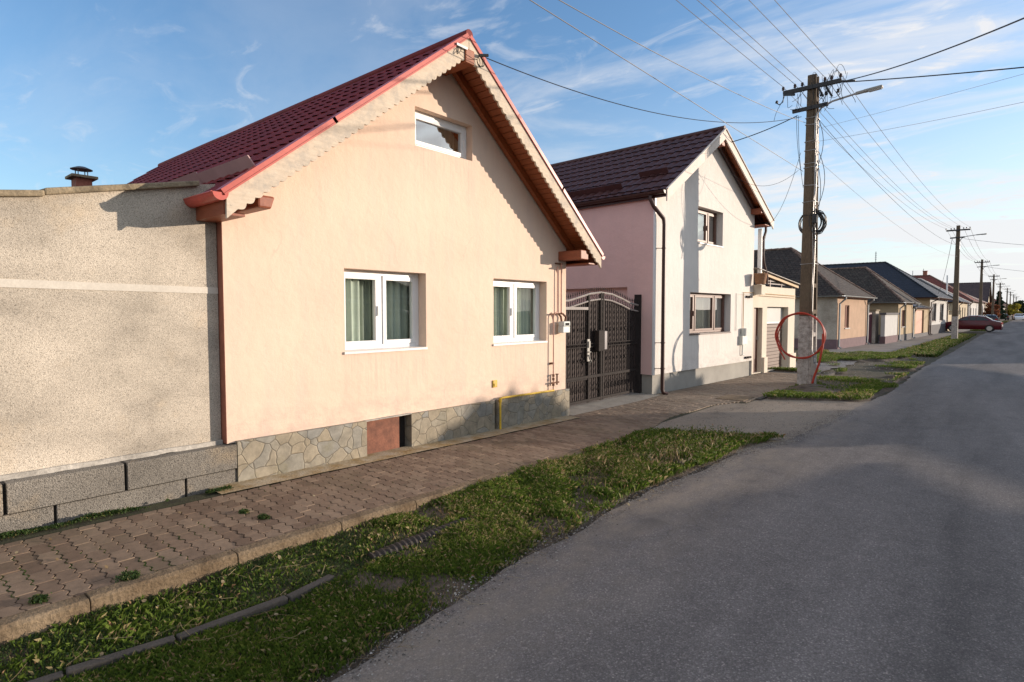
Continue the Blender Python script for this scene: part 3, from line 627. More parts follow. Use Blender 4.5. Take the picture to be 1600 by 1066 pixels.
def edgepos():
    y = random.uniform(.2, 8.6); return float(road_left(y))-.06+random.gauss(0, .07), y, G+.012
sticks('straw', 'straw', 420, edgepos, (.03, .16), .0013, 'dry straw and stalks scattered along the road edge of the near verge', 'straw')
def inpos():
    while True:
        x, y = random.uniform(-3.9, -2.5), random.uniform(.3, 8)
        if near_in(x, y) > .1: return x, y, float(near_z(x, y))+random.uniform(.005, .05)
sticks('straw', 'straw', 260, inpos, (.05, .2), .0014, 'loose dry stalks lying in the grass of the near verge', 'straw')
def pebbles(name, n, fpos, R, label):
    mb = MB(); T = []
    for i in range(n):
        x, y, z = fpos(); r = random.uniform(*R)*random.random()**.5; c = len(mb.v)
        vs = [(x+r*random.uniform(.6, 1.1)*a, y+r*random.uniform(.6, 1.1)*b, z+r*.6*c_) for a, b, c_ in ((1, 0, 0), (0, 1, 0), (-1, 0, 0), (0, -1, 0), (.3, .2, 1), (-.2, -.3, .9))]
        mb.add(vs, [(0, 1, 4), (1, 2, 4), (2, 5, 4), (2, 3, 5), (3, 0, 5), (0, 4, 5)]); T += [random.random()]*6
    o = mb.build(name, 'pebble', flip=False); at = o.data.attributes.new('tint', 'FLOAT', 'POINT'); at.data.foreach_set('value', T); return tag(o, label, 'gravel', kind='stuff')
def ep2():
    y = random.uniform(.2, 12); return float(road_left(y))-.02+random.gauss(0, .09), y, G+.002
pebbles('gravel', 9000, ep2, (.003, .011), 'loose grit and crumbs of soil along the left edge of the road')
pebbles('gravel', 700, lambda: (random.uniform(-2.2, 1.2), random.uniform(1, 16), G+.001), (.003, .008), 'few loose stone chips lying on the near road surface')
pebbles('gravel', 2600, lambda: (random.uniform(-4.2, -2.2), random.uniform(8.2, 13.2), G+.001), (.004, .012), 'small stones scattered over the worn driveway apron')
pebbles('gravel', 1500, lambda: (random.uniform(-5.9, -2.2), random.uniform(17.5, 29), G+.004), (.008, .03), 'stones and debris on the rough ground beyond the near utility pole')
def fl(n, x0, x1, y0, y1, fz, lab_):
    x = x0+(x1-x0)*rng.random(n); y = y0+(y1-y0)*rng.random(n); leaves('fallen_leaves', 'straw', x, y, fz(x, y)+.006+.01*rng.random(n), .007+.009*rng.random(n), lab_, 'leaves', tilt=.35)
fl(260, -3.9, -2.5, .3, 8, lambda x, y: near_z(x, y)+.02, 'brown fallen leaves lying in the grass of the near verge')
fl(34, -5.3, -4.1, .5, 8, lambda x, y: zs(y), 'few dry leaves scattered over the near pavers')
fl(240, -3.9, -2.1, 12.5, 18, lambda x, y: isl_z(x, y)+.02, 'dead leaves around the foot of the nearest utility pole')
# half-buried edging stones and corrugated pipe
pts = [(-3.50, .3), (-3.44, .71), (-3.36, 1.18), (-3.33, 1.8), (-3.38, 2.15)]
for i in range(4):
    (xa, ya), (xb, yb) = pts[i], pts[i+1]; m = MB(); dz = random.uniform(-.008, .008); m.bar((xa, ya+.006, -.144+dz), (xb, yb-.006, -.144+dz*.5), .055, .11)
    tag(m.build('edging_stone', 'edging', bevel=.008), ['nearest grey edging stone in the grass at the bottom edge of the photo', 'second grey edging stone in the near grass verge', 'third grey edging stone, longest of those in the near grass verge', 'last grey edging stone, just before the buried corrugated pipe'][i], 'edging stone', 'edging stones in the near grass verge')
m = MB(); ppts = []; rr = []
for i in range(90):
    t = i/89; ppts.append((-3.44+.02*math.sin(t*3)-.03*t, 2.5+t*1.05, -.125-.03*abs(t-.35))); rr.append(.052+.008*(1 if i % 4 < 2 else -1))
m.tube(ppts, rr, 14); tag(m.build('corrugated_pipe', 'corr', smooth=False), 'dark corrugated plastic pipe half buried in the near grass verge', 'pipe')
# dug earth mound around the pole foot
m = MB(); vs = []; nn_ = 22
for j in range(nn_+1):
    for i in range(nn_+1):
        u, v = i/nn_*2-1, j/nn_*2-1; r_ = min(1, math.hypot(u, v)); X, Y = -3.25+u*.75, 14.3+v*1.5
        vs.append((X, Y, G-.03+.14*(1-r_**2)*(.6+.9*float(vnoise(X, Y, 5, 60)))))
m.add(vs, [(j*(nn_+1)+i, j*(nn_+1)+i+1, (j+1)*(nn_+1)+i+1, (j+1)*(nn_+1)+i) for j in range(nn_) for i in range(nn_)])
tag(m.build('soil_mound', 'soil', smooth=True, flip=False), kind='structure')

# ---------------------------------------------------------------- rough wall on the left
T_ = thing('roughcast_wall', 'sand-coloured roughcast wall with white stripe and grey plinth, left of the peach house', 'wall', (-5.8, -3., 0), PI/2)
def ytop(y): return float(np.interp(y, [-3, .9, 1.37, 2.35, 2.5], [2.03, 2.525, 2.62, 2.84, 2.87]))-.0
L0, L1 = 0, 5.49           # local x = world y + 3
m = MB(); m.prism([(0, .38), (5.49, .38), (5.49, ytop(2.49)), (5.35, ytop(2.35)), (4.37, ytop(1.37)), (3.9, ytop(.9)), (0, ytop(-3))], 'y', 0, .22); m.build('wall', 'roughcast', T_)
m = MB(); m.prism([(0, 1.87), (5.49, 1.825), (5.49, 1.885), (0, 1.945)], 'y', -.006, .02); m.build('painted_stripe', 'band', T_)
m = MB(); n = 70; tp = []; bt = []
for i in range(n+1):
    q = L1*i/n; w = .006*math.sin(i*1.3)+random.uniform(-.004, .004); tp.append((q, .415+w*.3)); bt.append((q, .372+w))
m.prism(bt+tp[::-1], 'y', -.03, .05); m.build('ledge', 'ledge', T_)
# plinth courses with dark joints
m = MB().box(0, 5.568, -.115, .2, -.15, .372); m.build('plinth_core', 'dark', T_)
m = MB(); up = [0, .9, 1.9, 2.9, 3.85, 4.635, 5.57]
for a, b in zip(up, up[1:]): m.box(a+.012, b-.012 if b < 5.5 else b, -.15, .0, .143, .374)
lo = [0, 1.3, 2.3, 3.3, 4.15, 5.11, 5.57]
for a, b in zip(lo, lo[1:]): m.box(a+.010, b-.010 if b < 5.5 else b, -.135, .0, -.12, .134)
m.build('plinth', 'plinth_rc', T_, bevel=.005)
m = MB(); a_ = [0, 3.9, 4.15]; ym = -3
segs = [(0, 3.35), (3.35, 4.18), (4.18, 5.33)]
for i, (a, b) in enumerate(segs):
    za, zb = ytop(a-3), ytop(b-3); k = .0 if i != 1 else -.012
    m.hexa([(a, -.05, za-.02+k), (b, -.05-.004*i, zb-.02+k), (b, .28, zb-.0+k), (a, .28, za+k), (a, -.05, za+.035+k), (b, -.05-.004*i, zb+.03+k), (b, .28, zb+.05+k), (a, .28, za+.055+k)])
m.build('coping', 'coping', T_, bevel=.012)
# little building behind it with the brick chimney
T_ = thing('outbuilding', 'low building hidden behind the roughcast wall, only its brick chimney with a tin cowl showing', 'outbuilding', (-8.2, -.5, 0), PI/2)
MB().box(0, 4.0, 0, 3, -.1, 2.2).build('wall', 'w_cream', T_); m = MB(); m.prism([(-.2, 2.2), (4.0, 2.2), (2, 2.75)], 'y', -.1, 3.1); rf = m.build('roof', 'browntile', T_)
m = MB().box(2.645, 2.815, .72, .93, 2.3, 3.33); ch = m.build('chimney', 'brick', rf)
MB().box(2.59, 2.87, .67, .98, 3.33, 3.365).build('chimney_cap', 'coping', rf, bevel=.006)
m = MB(); [m.tube([(x, y, 3.36), (x, y, 3.46)], .006, 5) for x in (2.68, 2.78) for y in (.76, .88)]; m.lathe([(.0, 3.49), (.05, 3.485), (.12, 3.455), (.12, 3.448), (0, 3.455)], (2.73, .82, 0), 14); m.build('cowl', 'tin', rf)

# ---------------------------------------------------------------- peach house
H1 = thing('peach_house', 'peach gable house with dark red metal roof and weathered scalloped bargeboards, nearest the camera', 'house', (-5.7, 2.5, 0), PI/2)
W1 = 5.65; AP = (2.83, 5.02); EL, ER = (-.17, 2.66), (5.95, 2.575)
m = MB()
wins = [(1.33, 2.54, 1.205, 2.145), (3.83, 5.11, 1.19, 2.14), (2.38, 3.40, 3.725, 4.205)]
sheet_with_holes(m, [(0, .385), (W1, .34), (W1, 2.75), (2.83, 4.98), (0, 2.69)], wins, 'v', 0, .22)
m.build('front_wall', 'peach', H1, flip=False)
m = MB(); m.add([(W1, 0, G), (W1, 9.4, G), (W1, 9.4, 2.7), (W1, 0, 2.7)], [(0, 1, 2, 3)]); m.add([(0, .16, G), (0, 9.4, G), (0, 9.4, 2.65), (0, .16, 2.65)], [(0, 1, 2, 3)])
m.add([(0, 9.4, G), (W1, 9.4, G), (W1, 9.4, 2.7), (2.83, 9.4, 4.9), (0, 9.4, 2.7)], [(0, 1, 2, 3, 4)]); m.build('side_wall', 'peach', H1)
MB().box(-.004, .03, .001, .165, .385, 2.66).build('corner_edge', 'peach_side', H1)
# plinth with hatch opening
m = MB(); pz = lambda u: .402-.0085*u
for (ua, ub) in ((.075, 1.57), (2.24, 3.79), (3.86, 5.69)):
    m.hexa([(ua, -.055, -.25), (ub, -.055, -.25), (ub, .12, -.25), (ua, .12, -.25), (ua, -.055, pz(ua)), (ub, -.055, pz(ub)), (ub, .12, pz(ub)), (ua, .12, pz(ua))])
m.box(5.55, 5.685, .12, .5, -.25, .352); m.build('plinth', 'stone', H1)
ht = MB().box(1.575, 2.10, .015, .03, -.1, .392).build('cellar_hatch', 'rust', H1, label='rusty sheet-metal cellar hatch in the stone plinth')
MB().box(2.1, 2.24, .08, .11, -.1, .393).build('hatch_recess', 'dark', H1); MB().box(3.79, 3.86, .08, .11, -.15, .36).build('plinth_slot', 'dark', H1); MB().box(1.56, 2.25, -.05, .02, .380, .392).build('lintel', 'ledge', H1)
window(H1, *wins[0], .18, curt=[(1.3, 1.72, .07, 0), (1.66, 2.1, .26, 2), (2.0, 2.6, .17, 1)], label='white two-sash window with pale green curtains, left')
window(H1, *wins[1], .18, widths=[.47, .53], curt=[(3.8, 5.2, .12, 3)], label='white two-sash window with pale green curtains, beside the gas meter')
fa = window(H1, *wins[2], .15, sashes=1, gl='attic_glass', curtain='sheer', curt=[(2.3, 3.5, .3, 3)], label='small white attic window', sill=None)
# roof
def slope(a, b): d = Vector((b[0]-a[0], 0, b[1]-a[1])); L = d.length; d.normalize(); return d, L
dl, Ll = slope(AP, EL); dr, Lr = slope(AP, ER)
nl = Vector((dl.z, 0, -dl.x)); nl = nl if nl.z > 0 else -nl; nr = Vector((dr.z, 0, -dr.x)); nr = nr if nr.z > 0 else -nr
V0, V1 = -.5, 9.6
m = MB(); tile_roof(m, (AP[0], V0+.03, AP[1]+.045), (0, 1, 0), V1-V0-.05, dl, Ll+.05, nl, .185, .35, .022, .016)
tile_roof(m, (AP[0], V0+.03, AP[1]+.045), (0, 1, 0), V1-V0-.05, dr, Lr+.05, nr, .185, .35, .022, .016)
roof = m.build('roof', 'redroof', H1, flip=False)
m = MB()
for (d, L, nn) in ((dl, Ll, nl), (dr, Lr, nr)):     # boarded deck seen from below
    a = Vector((AP[0], 0, AP[1])); e = a+d*L
    nb = int(L/.095)
    for i in range(nb):
        p = a+d*(L*i/nb+.004); q = a+d*(L*(i+1)/nb-.004); u = nn*-.0; t = nn*.022
        for (va, vb) in ((V0+.04, .0),):
            m.hexa([(p.x, va, p.z), (q.x, va, q.z), (q.x, vb, q.z), (p.x, vb, p.z), (p.x+t.x, va, p.z+t.z), (q.x+t.x, va, q.z+t.z), (q.x+t.x, vb, q.z+t.z), (p.x+t.x, vb, p.z+t.z)])
m.build('soffit', 'soffit', roof)
m = MB()
for (d, L, nn) in ((dl, Ll, nl), (dr, Lr, nr)):
    a = Vector((AP[0], 0, AP[1])); e = a+d*L; t = nn*.03; m.hexa([(a.x, .0, a.z), (e.x, .0, e.z), (e.x, V1-.05, e.z), (a.x, V1-.05, a.z), (a.x+t.x, .0, a.z+t.z), (e.x+t.x, .0, e.z+t.z), (e.x+t.x, V1-.05, e.z+t.z), (a.x+t.x, V1-.05, a.z+t.z)])
m.build('deck', 'soffit', roof)
# rafters under the overhang
m = MB()
for (d, L, nn) in ((dl, Ll, nl), (dr, Lr, nr)):
    a = Vector((AP[0], 0, AP[1]))-nn*.05; m.bar((a+d*.05+Vector((0, -.06, 0))), (a+d*(L-.1)+Vector((0, -.06, 0))), .07, .09, up=nn)
m.build('rafter', 'soffit', roof)
# barge boards: scalloped lower edge, split at the apex
def barge(a, d, L, nn, h, v, th, parent, mat, scal=.11, inset=0):
    mb = MB(); top = []; bot = []; n = int(L/scal); a = Vector(a)
    for i in range(n*8+1):
        s_ = L*i/(n*8); ph = (i % 8)/8; w = .028*abs(math.sin(PI*ph)) if scal < .5 else 0
        p = a+d*s_; top.append((p.x, p.z)); q = p-nn*(h-.012+w); bot.append((q.x, q.z))
    top[0] = (a.x, a.z); k = h/nn.z if nn.z else h; bot[0] = (a.x, a.z-k+.015)
    bot = [b for b in bot if (b[0]-a.x)*d.x >= -.0001]
    e = a+d*L; bot = [b for b in bot if (b[0]-e.x)*d.x <= .0]; bot.append((e.x, e.z-k))
    mb.prism(top+bot[::-1], 'y', v, v+th); return mb.build('bargeboard', mat, parent)
bl = barge((AP[0]-.004, 0, AP[1]+.02), dl, Ll+.0, nl, .170, V0, .028, roof, 'barge', scal=.10)
br_ = barge((AP[0]+.004, 0, AP[1]+.02), dr, Lr+.0, nr, .170, V0, .028, roof, 'barge', scal=.10)
m = MB()
for (d, L, nn) in ((dl, Ll, nl), (dr, Lr, nr)):
    a = Vector((AP[0], 0, AP[1]+.02)); zt = nn*.055
    for (s0, s1) in ((0, L*.31), (L*.3, L*.64), (L*.63, L+.03)):
        p, q = a+d*s0, a+d*s1; o = -.004 if s0 else 0
        m.hexa([(p.x, V0-.012+o, p.z), (q.x, V0-.012+o, q.z), (q.x, V0+.012, q.z), (p.x, V0+.012, p.z)]+[(x.x+zt.x, vv, x.z+zt.z) for x, vv in ((p, V0-.012+o), (q, V0-.012+o), (q, V0+.12), (p, V0+.12))])
        m.hexa([(p.x, V0-.018+o, p.z-.004), (q.x, V0-.018+o, q.z-.004), (q.x, V0, q.z-.004), (p.x, V0, p.z-.004), (p.x+nn.x*.012, V0-.018+o, p.z+nn.z*.012), (q.x+nn.x*.012, V0-.018+o, q.z+nn.z*.012), (q.x+nn.x*.012, V0, q.z+nn.z*.012), (p.x+nn.x*.012, V0, p.z+nn.z*.012)])
m.build('verge_trim', 'redtrim', roof)
m = MB()
for i in range(6):
    va = V0-.01+i*1.7; m.tube([(AP[0], va, AP[1]+.055+.002*i % .004), (AP[0], min(va+1.74, V1), AP[1]+.055)], .062-.003*(i % 2), 12)
m.build('ridge_cap', 'redroof', roof, smooth=True)
m = MB(); s_ = Ll-.60; p = Vector((AP[0], 0, AP[1]+.045))+dl*(Ll-.42)
for (va, vb, k) in ((-.38, .75, 0), (.72, 1.75, .02), (2.2, 3.3, 0)):
    q = p+nl*(.14+k); m.hexa([(p.x, va, p.z), (p.x+.012, va, p.z), (p.x+.012, vb, p.z), (p.x, vb, p.z), (q.x, va, q.z), (q.x+.012, va, q.z), (q.x+.012, vb, q.z), (q.x, vb, q.z)])
m.build('snow_guard', 'flash', roof)
m = MB(); gutter(m, EL[0]-.055, V0-.0, 9.4, EL[1]+.02, .068); m.tube([(EL[0]-.12, V0+.02, EL[1]+.02), (EL[0]-.12, 9.4, EL[1]+.02)], .009, 6); m.build('gutter', 'redtrim', roof)
m = MB(); gutter(m, ER[0]+.06, V0-.0, 9.4, ER[1]+.01, .06); m.build('gutter', 'redtrim', roof)
MB().box(EL[0]-.02, EL[0]+.0, V0+.03, 9.3, EL[1]-.14, EL[1]-.0).box(EL[0]-.02, .0, V0+.032, .165, EL[1]-.16, EL[1]-.14).build('fascia', 'beam', roof)
MB().box(ER[0]-.02, ER[0]+.0, V0+.03, 9.3, ER[1]-.13, ER[1]-.0).box(5.652, ER[0]-.02, V0+.05, 9.3, ER[1]-.14, ER[1]-.12).build('fascia', 'beam', roof)
m = MB(); m.hexa([(.12, V0+.03, 2.60), (.25, V0+.03, 2.60), (.25, 0, 2.60), (.12, 0, 2.60), (.12, V0+.03, 2.72), (.29, V0+.03, 2.72), (.29, 0, 2.72), (.12, 0, 2.72)]); m.build('beam_end', 'beam', roof, bevel=.02)
m = MB(); m.box(5.42, 5.64, V0+.05, 0, 2.50, 2.65); m.build('beam_end', 'beam', roof, bevel=.012)
m = MB(); m.box(AP[0]-.08, AP[0]+.08, V0-.02, 0, AP[1]-.30, AP[1]-.13); m.build('beam_end', 'soffit', roof, bevel=.012)
m = MB(); m.tube([(AP[0]+.14, V0-.04, AP[1]-.16), (AP[0]+.25, V0-.09, AP[1]-.14)], .02, 8); m.build('cable_clamp', 'blackcable', roof); m = MB(); m.box(AP[0]-.24, AP[0]-.06, V0-.035, V0-.005, AP[1]-.16, AP[1]-.13); m.build('hook', 'steel', roof); m = MB()
for k in range(3):
    c = Vector((AP[0]+.17, V0-.02, AP[1]-.22)); m.tube([(c.x+.05*math.cos(t)*(1+.2*k), c.y-.01*k, c.z+.07*math.sin(t)) for t in np.linspace(0, 2*PI, 14)], .004, 4)
    m.tube([(AP[0]-.2+.04*math.cos(t), V0-.02-.008*k, AP[1]-.21+.05*math.sin(t+k)) for t in np.linspace(0, 4, 10)], .004, 4)
m.tube([(AP[0]-.16, V0-.03, AP[1]-.21), (AP[0], V0-.06, AP[1]-.25), (AP[0]+.12, V0-.03, AP[1]-.22)], .004, 4)
m.build('wire_anchor', 'blackcable', roof)
# gas line, meter, pipes on the wall
m = MB(); m.tube([(3.88, -.085, -.13), (3.88, -.085, .385), (3.92, -.082, .40), (5.2, -.07, .375), (5.22, -.07, .372)], .016, 8); m.tube([(3.88, -.085, .34), (3.88, -.085, .40)], .022, 8); m.box(3.85, 3.91, -.13, -.07, -.13, -.09); m.build('gas_pipe', 'yellow', H1, smooth=True)
m = MB().box(3.80, 3.89, -.02, 0, .555, .66).box(3.815, 3.875, -.03, -.02, .57, .615); m.build('marker_box', 'yellow', H1, bevel=.004)
m = MB(); m.tube([(5.22, -.06, .37), (5.22, -.06, 1.56), (5.24, -.06, 1.62), (5.30, -.06, 1.65), (5.36, -.07, 1.62), (5.38, -.09, 1.56)], .011, 7)
m.tube([(5.36, -.035, 1.64), (5.36, -.035, 2.40)], .010, 7); m.tube([(5.47, -.035, 1.62), (5.47, -.035, 2.46)], .013, 7); m.build('riser_pipe', 'pinkpipe', H1, smooth=True)
m = MB().box(5.33, 5.50, -.04, 0, 2.44, 2.46); m.build('pipe_clip', 'rustpipe', H1); m = MB().box(5.19, 5.25, -.055, 0, .80, .83); m.build('pipe_clip', 'rustpipe', H1)
m = MB(); m.tube([(5.40, -.09, 1.50), (5.38, -.09, 1.58), (5.34, -.08, 1.62)], .018, 7); m.tube([(5.50, -.09, 1.50), (5.52, -.09, 1.57), (5.47, -.07, 1.62), (5.42, -.07, 1.63)], .018, 7)
m.tube([(5.12, -.06, 1.62), (5.25, -.06, 1.62), (5.38, -.08, 1.63)], .013, 6); m.build('elbow_fitting', 'rustpipe', H1); m = MB()
for z in (.47, .56, .62): m.tube([(5.22, -.06, z-.02), (5.22, -.06, z+.02)], .021, 8)
m.tube([(5.16, -.07, .50), (5.36, -.07, .50)], .013, 7); m.tube([(5.30, -.075, .46), (5.30, -.075, .64)], .014, 7); m.lathe([(0, .0), (.03, .0), (.03, .012), (0, .012)], (5.30, -.075, .63), 10); m.build('valve', 'rustpipe', H1)
mt = MB().box(5.35, 5.55, -.16, -.05, 1.31, 1.42).box(5.36, 5.54, -.17, -.05, 1.42, 1.50); mt = mt.build('gas_meter', 'meter', H1, bevel=.012)
MB().box(5.40, 5.50, -.178, -.169, 1.435, 1.475).build('dial', 'dark', mt)

# ---------------------------------------------------------------- gate between the houses
GT = thing('iron_gate', 'tall arched wrought-iron double gate with wicket door between the peach and the cream house', 'gate', (-6.1, 8.2, 0), PI/2)
gz = lambda t: float(np.interp(t, [0, .6, .95, 1.3, 1.68, 2.1, 2.5, 2.85, 3.2], [1.84, 1.86, 1.93, 2.00, 2.035, 2.01, 1.93, 1.84, 1.80]))
ts = np.linspace(.0, 3.2, 60)
m = MB()
for dz, r in ((0, .02), (-.13, .016)): m.tube([(t, -.012, gz(t)+dz) for t in ts], r, 6)
m.bar((.0, -.012, 1.72), (1.22, -.012, 1.72), .035, .05); m.build('arch_rail', 'silverpaint', GT)
m = MB()
for x, w, z1 in ((1.255, .05, 1.98), (1.70, .045, 2.03), (1.775, .045, 2.03), (.02, .05, 1.84)): m.box(x-w/2, x+w/2, -.03, .02, -.07, z1)
for z in (.42, -.03): m.box(0, 3.15, -.028, .018, z-.025, z+.025)
m.box(0, 1.2, -.026, .016, .37, .39)
m.build('frame', 'iron', GT)
m = MB(); k = 0; x = .08
while x < 3.15:
    zt = gz(x)+.085 if x > -1 else 1.7
    pts = [(x+.006*math.sin(z*55), -.012+.006*math.cos(z*55), z) for z in np.arange(-.03, gz(x)-.02, .03)] if k % 2 else [(x, -.012, -.03), (x, -.012, gz(x))]
    m.tube(pts, .0085, 5)
    m.tube([(x, -.012, gz(x)-.02), (x, -.012, gz(x)+.05), (x, -.012, gz(x)+.06), (x, -.012, gz(x)+.12)], [.006, .006, .015, .001], 5)
    x += .072; k += 1
m.build('bars', 'iron', GT)
m = MB()
def scroll(cx, cz, s_=.03):
    for sx in (-1, 1):
        for sz in (-1, 1):
            m.tube([(cx+sx*(.008+s_*(1-math.cos(t))*.55), -.03, cz+sz*(s_*1.5*t/4.2+s_*.3*math.sin(t))) for t in np.linspace(0, 4.6, 9)], .0055, 4)
    m.box(cx-.014, cx+.014, -.042, -.018, cz-.012, cz+.012)
for x in (.30, .58, .88, 1.06, 1.46, 2.0, 2.30, 2.62, 2.92): scroll(x, 1.32); scroll(x, .74)
x = .1
while x < 3.1:
    if not (1.2 < x < 1.32 or 1.66 < x < 1.82): m.tube([(x+.024*math.cos(t), -.03, 1.02+.024*math.sin(t)) for t in np.linspace(0, 2*PI, 9)], .006, 4, closed=False)
    x += .072
m.box(0, 3.15, -.035, -.02, 1.048, 1.06).box(0, 3.15, -.034, -.019, .982, .994)
for x in np.arange(.12, 3.1, .14): m.tube([(x+.035*math.cos(t), -.02, .2+.06*math.sin(t)) for t in np.linspace(0, 2*PI, 10)], .006, 4)
m.build('scrollwork', 'iron', GT)
m = MB(); n = 46; xs = np.linspace(0.01, 3.15, n); m.prism([(x, -.06) for x in (xs[0], xs[-1])]+[(x, gz(x)-.14) for x in xs[::-1]], 'y', .022, .03); m.build('backing_panel', 'gatepanel', GT)
m = MB().box(1.46, 1.74, -.12, -.02, .90, 1.30); bx = m.build('letter_box', 'iron', GT, bevel=.006); MB().box(1.66, 1.75, -.126, -.118, .93, 1.28).build('flap', 'tin', bx)
m = MB().box(1.17, 1.25, -.05, -.03, .72, 1.14).box(1.19, 1.24, -.07, -.05, .98, 1.1); m.tube([(1.2, -.05, .9), (1.2, -.1, .9), (1.12, -.1, .9)], .012, 6); m.tube([(1.2, -.06, .66), (1.22, -.1, .72), (1.16, -.1, .78), (1.2, -.06, .84)], .014, 6); m.build('lock', 'lampbody', GT)
m = MB().box(3.22, 3.345, -.06, .09, -.14, 2.03); m.build('gate_post', 'iron', GT, bevel=.004)

# ---------------------------------------------------------------- cream two-storey house
th2 = 3.2; H2 = thing('cream_house', 'two-storey house with cream front, pink side wall and dark brown metal roof', 'house', (-5.74, 11.45, 0), PI/2-rad(th2))
W2 = 5.38; AP2 = (2.66, 5.95); EL2, ER2 = (-.07, 4.15), (5.88, 4.17); dl2, Ll2 = slope(AP2, EL2); dr2, Lr2 = slope(AP2, ER2)
def nrm(d): n = Vector((d.z, 0, -d.x)); return n if n.z > 0 else -n
nl2, nr2 = nrm(dl2), nrm(dr2)
w2s = [(1.63, 3.90, 1.145, 2.115), (1.97, 3.34, 3.30, 4.14)]
m = MB(); sheet_with_holes(m, [(.0, .31), (W2, .305), (W2, 4.42), (2.66, 5.92), (.0, 4.15)], w2s, 'v', 0, .24); m.add([(.0, 0, .31), (W2, 0, .305), (W2, .08, .305), (.0, .08, .31)], [(0, 1, 2, 3)])
m.build('front_wall', 'cream', H2, flip=False)
m = MB(); sheet_with_holes(m, [(0.0, .31), (7.2, .31), (7.2, 4.2), (0.0, 4.2)], [(.66, 7.0, .35, 2.2)], 'u', -.003, .1); m.add([(.1, 0.6, -.2), (.1, 7.2, -.2), (.1, 7.2, 2.3), (.1, .6, 2.3)], [(0, 1, 2, 3)]); m.add([(0, 0.0, .31), (0, 7.2, .31), (.08, 7.2, .31), (.08, 0.0, .31)], [(0, 1, 2, 3)])
m.build('side_wall', 'pink', H2, flip=False, label='pink rendered side wall above the gate')
m = MB(); m.add([(W2, 0, G), (W2, 7.2, G), (W2, 7.2, 4.3), (W2, 0, 4.3)], [(0, 1, 2, 3)]); m.add([(0, 7.2, G), (W2, 7.2, G), (W2, 7.2, 4.3), (2.66, 7.2, 5.85), (0, 7.2, 4.1)], [(0, 1, 2, 3, 4)]); m.build('side_wall', 'cream', H2, flip=False)
MB().box(.05, W2, .05, .3, -.3, .325).box(.05, .3, .3, 7.1, -.3, .325).build('plinth', 'plaster_grey', H2)
MB().box(-.012, .03, -.008, .03, .305, 4.1).build('corner_bead', 'pvc', H2)
window(H2, *w2s[0], .2, fr='bwood', widths=[.22, .5, .28], sashes=3, gl='glass2', curtain='sheer', curt=[(1.6, 4.0, .12, 0)], sill='browntrim', label='wide brown ground-floor window')
window(H2, *w2s[1], .2, fr='bwood', widths=[.62, .38], gl='glass2', curtain='sheer', curt=[(1.9, 2.85, .08, 0)], sill='sillw', label='small upstairs window')
W0, W9 = -.33, 7.5
m = MB(); tile_roof(m, (AP2[0], W0+.03, AP2[1]+.04), (0, 1, 0), W9-W0-.05, dl2, Ll2+.06, nl2, .22, .35, .034, .026, 'x'); tile_roof(m, (AP2[0], W0+.03, AP2[1]+.04), (0, 1, 0), W9-W0-.05, dr2, Lr2+.06, nr2, .22, .35, .034, .026, 'x')
roof2 = m.build('roof', 'darkroof', H2, flip=False)
m = MB()
for (d, L, nn) in ((dl2, Ll2, nl2), (dr2, Lr2, nr2)):
    a = Vector((AP2[0], 0, AP2[1]))-nn*.0; e = a+d*L; t = nn*.03; m.hexa([(a.x, W0+.03, a.z), (e.x, W0+.03, e.z), (e.x, W9-.05, e.z), (a.x, W9-.05, a.z), (a.x+t.x, W0+.03, a.z+t.z), (e.x+t.x, W0+.03, e.z+t.z), (e.x+t.x, W9-.05, e.z+t.z), (a.x+t.x, W9-.05, a.z+t.z)])
    for s_ in np.arange(.2, L, .2):
        p = a+d*s_-nn*.006; q = a+d*(s_+.03)-nn*.006; m.hexa([(p.x, W0+.04, p.z), (q.x, W0+.04, q.z), (q.x, 0, q.z), (p.x, 0, p.z), (p.x+nn.x*.01, W0+.04, p.z+nn.z*.01), (q.x+nn.x*.01, W0+.04, q.z+nn.z*.01), (q.x+nn.x*.01, 0, q.z+nn.z*.01), (p.x+nn.x*.01, 0, p.z+nn.z*.01)])
m.build('soffit', 'soffit', roof2)
m = MB()
for (d, L, nn) in ((dl2, Ll2, nl2), (dr2, Lr2, nr2)):
    a = Vector((AP2[0], -.05, AP2[1]))-nn*.06; m.bar(a+d*.06, a+d*(L-.15), .08, .12, up=nn)
m.build('rafter', 'browntrim', roof2)
barge((AP2[0]-.003, 0, AP2[1]+.03), dl2, Ll2+.02, nl2, .20, W0, .03, roof2, 'barge2', scal=.9)
barge((AP2[0]+.003, 0, AP2[1]+.03), dr2, Lr2+.02, nr2, .20, W0, .03, roof2, 'barge2', scal=.9)
m = MB()
for (d, L, nn) in ((dl2, Ll2, nl2), (dr2, Lr2, nr2)):
    a = Vector((AP2[0], W0, AP2[1]+.05)); m.bar(a+d*.0, a+d*(L+.04), .05, .02, up=nn)
m.build('verge_trim', 'barge2', roof2)
m = MB(); m.tube([(AP2[0], W0+.02, AP2[1]+.07), (AP2[0], W9, AP2[1]+.07)], .06, 10); m.build('ridge_cap', 'darkroof', roof2, smooth=True)
for s_, va, vb in ((Ll2-.35, .95, 2.9), (Ll2-.85, .05, .75), (Ll2-.35, 3.0, 4.6)):
    m = MB(); p = Vector((AP2[0], 0, AP2[1]+.05))+dl2*s_; q = p+nl2*.15; r = p-dl2*.10
    m.hexa([(p.x, va, p.z), (p.x+.02, va, p.z+.01), (p.x+.02, vb, p.z+.01), (p.x, vb, p.z), (q.x, va, q.z), (q.x+.02, va, q.z+.01), (q.x+.02, vb, q.z+.01), (q.x, vb, q.z)]); m.build('snow_guard', 'darkroof', roof2)
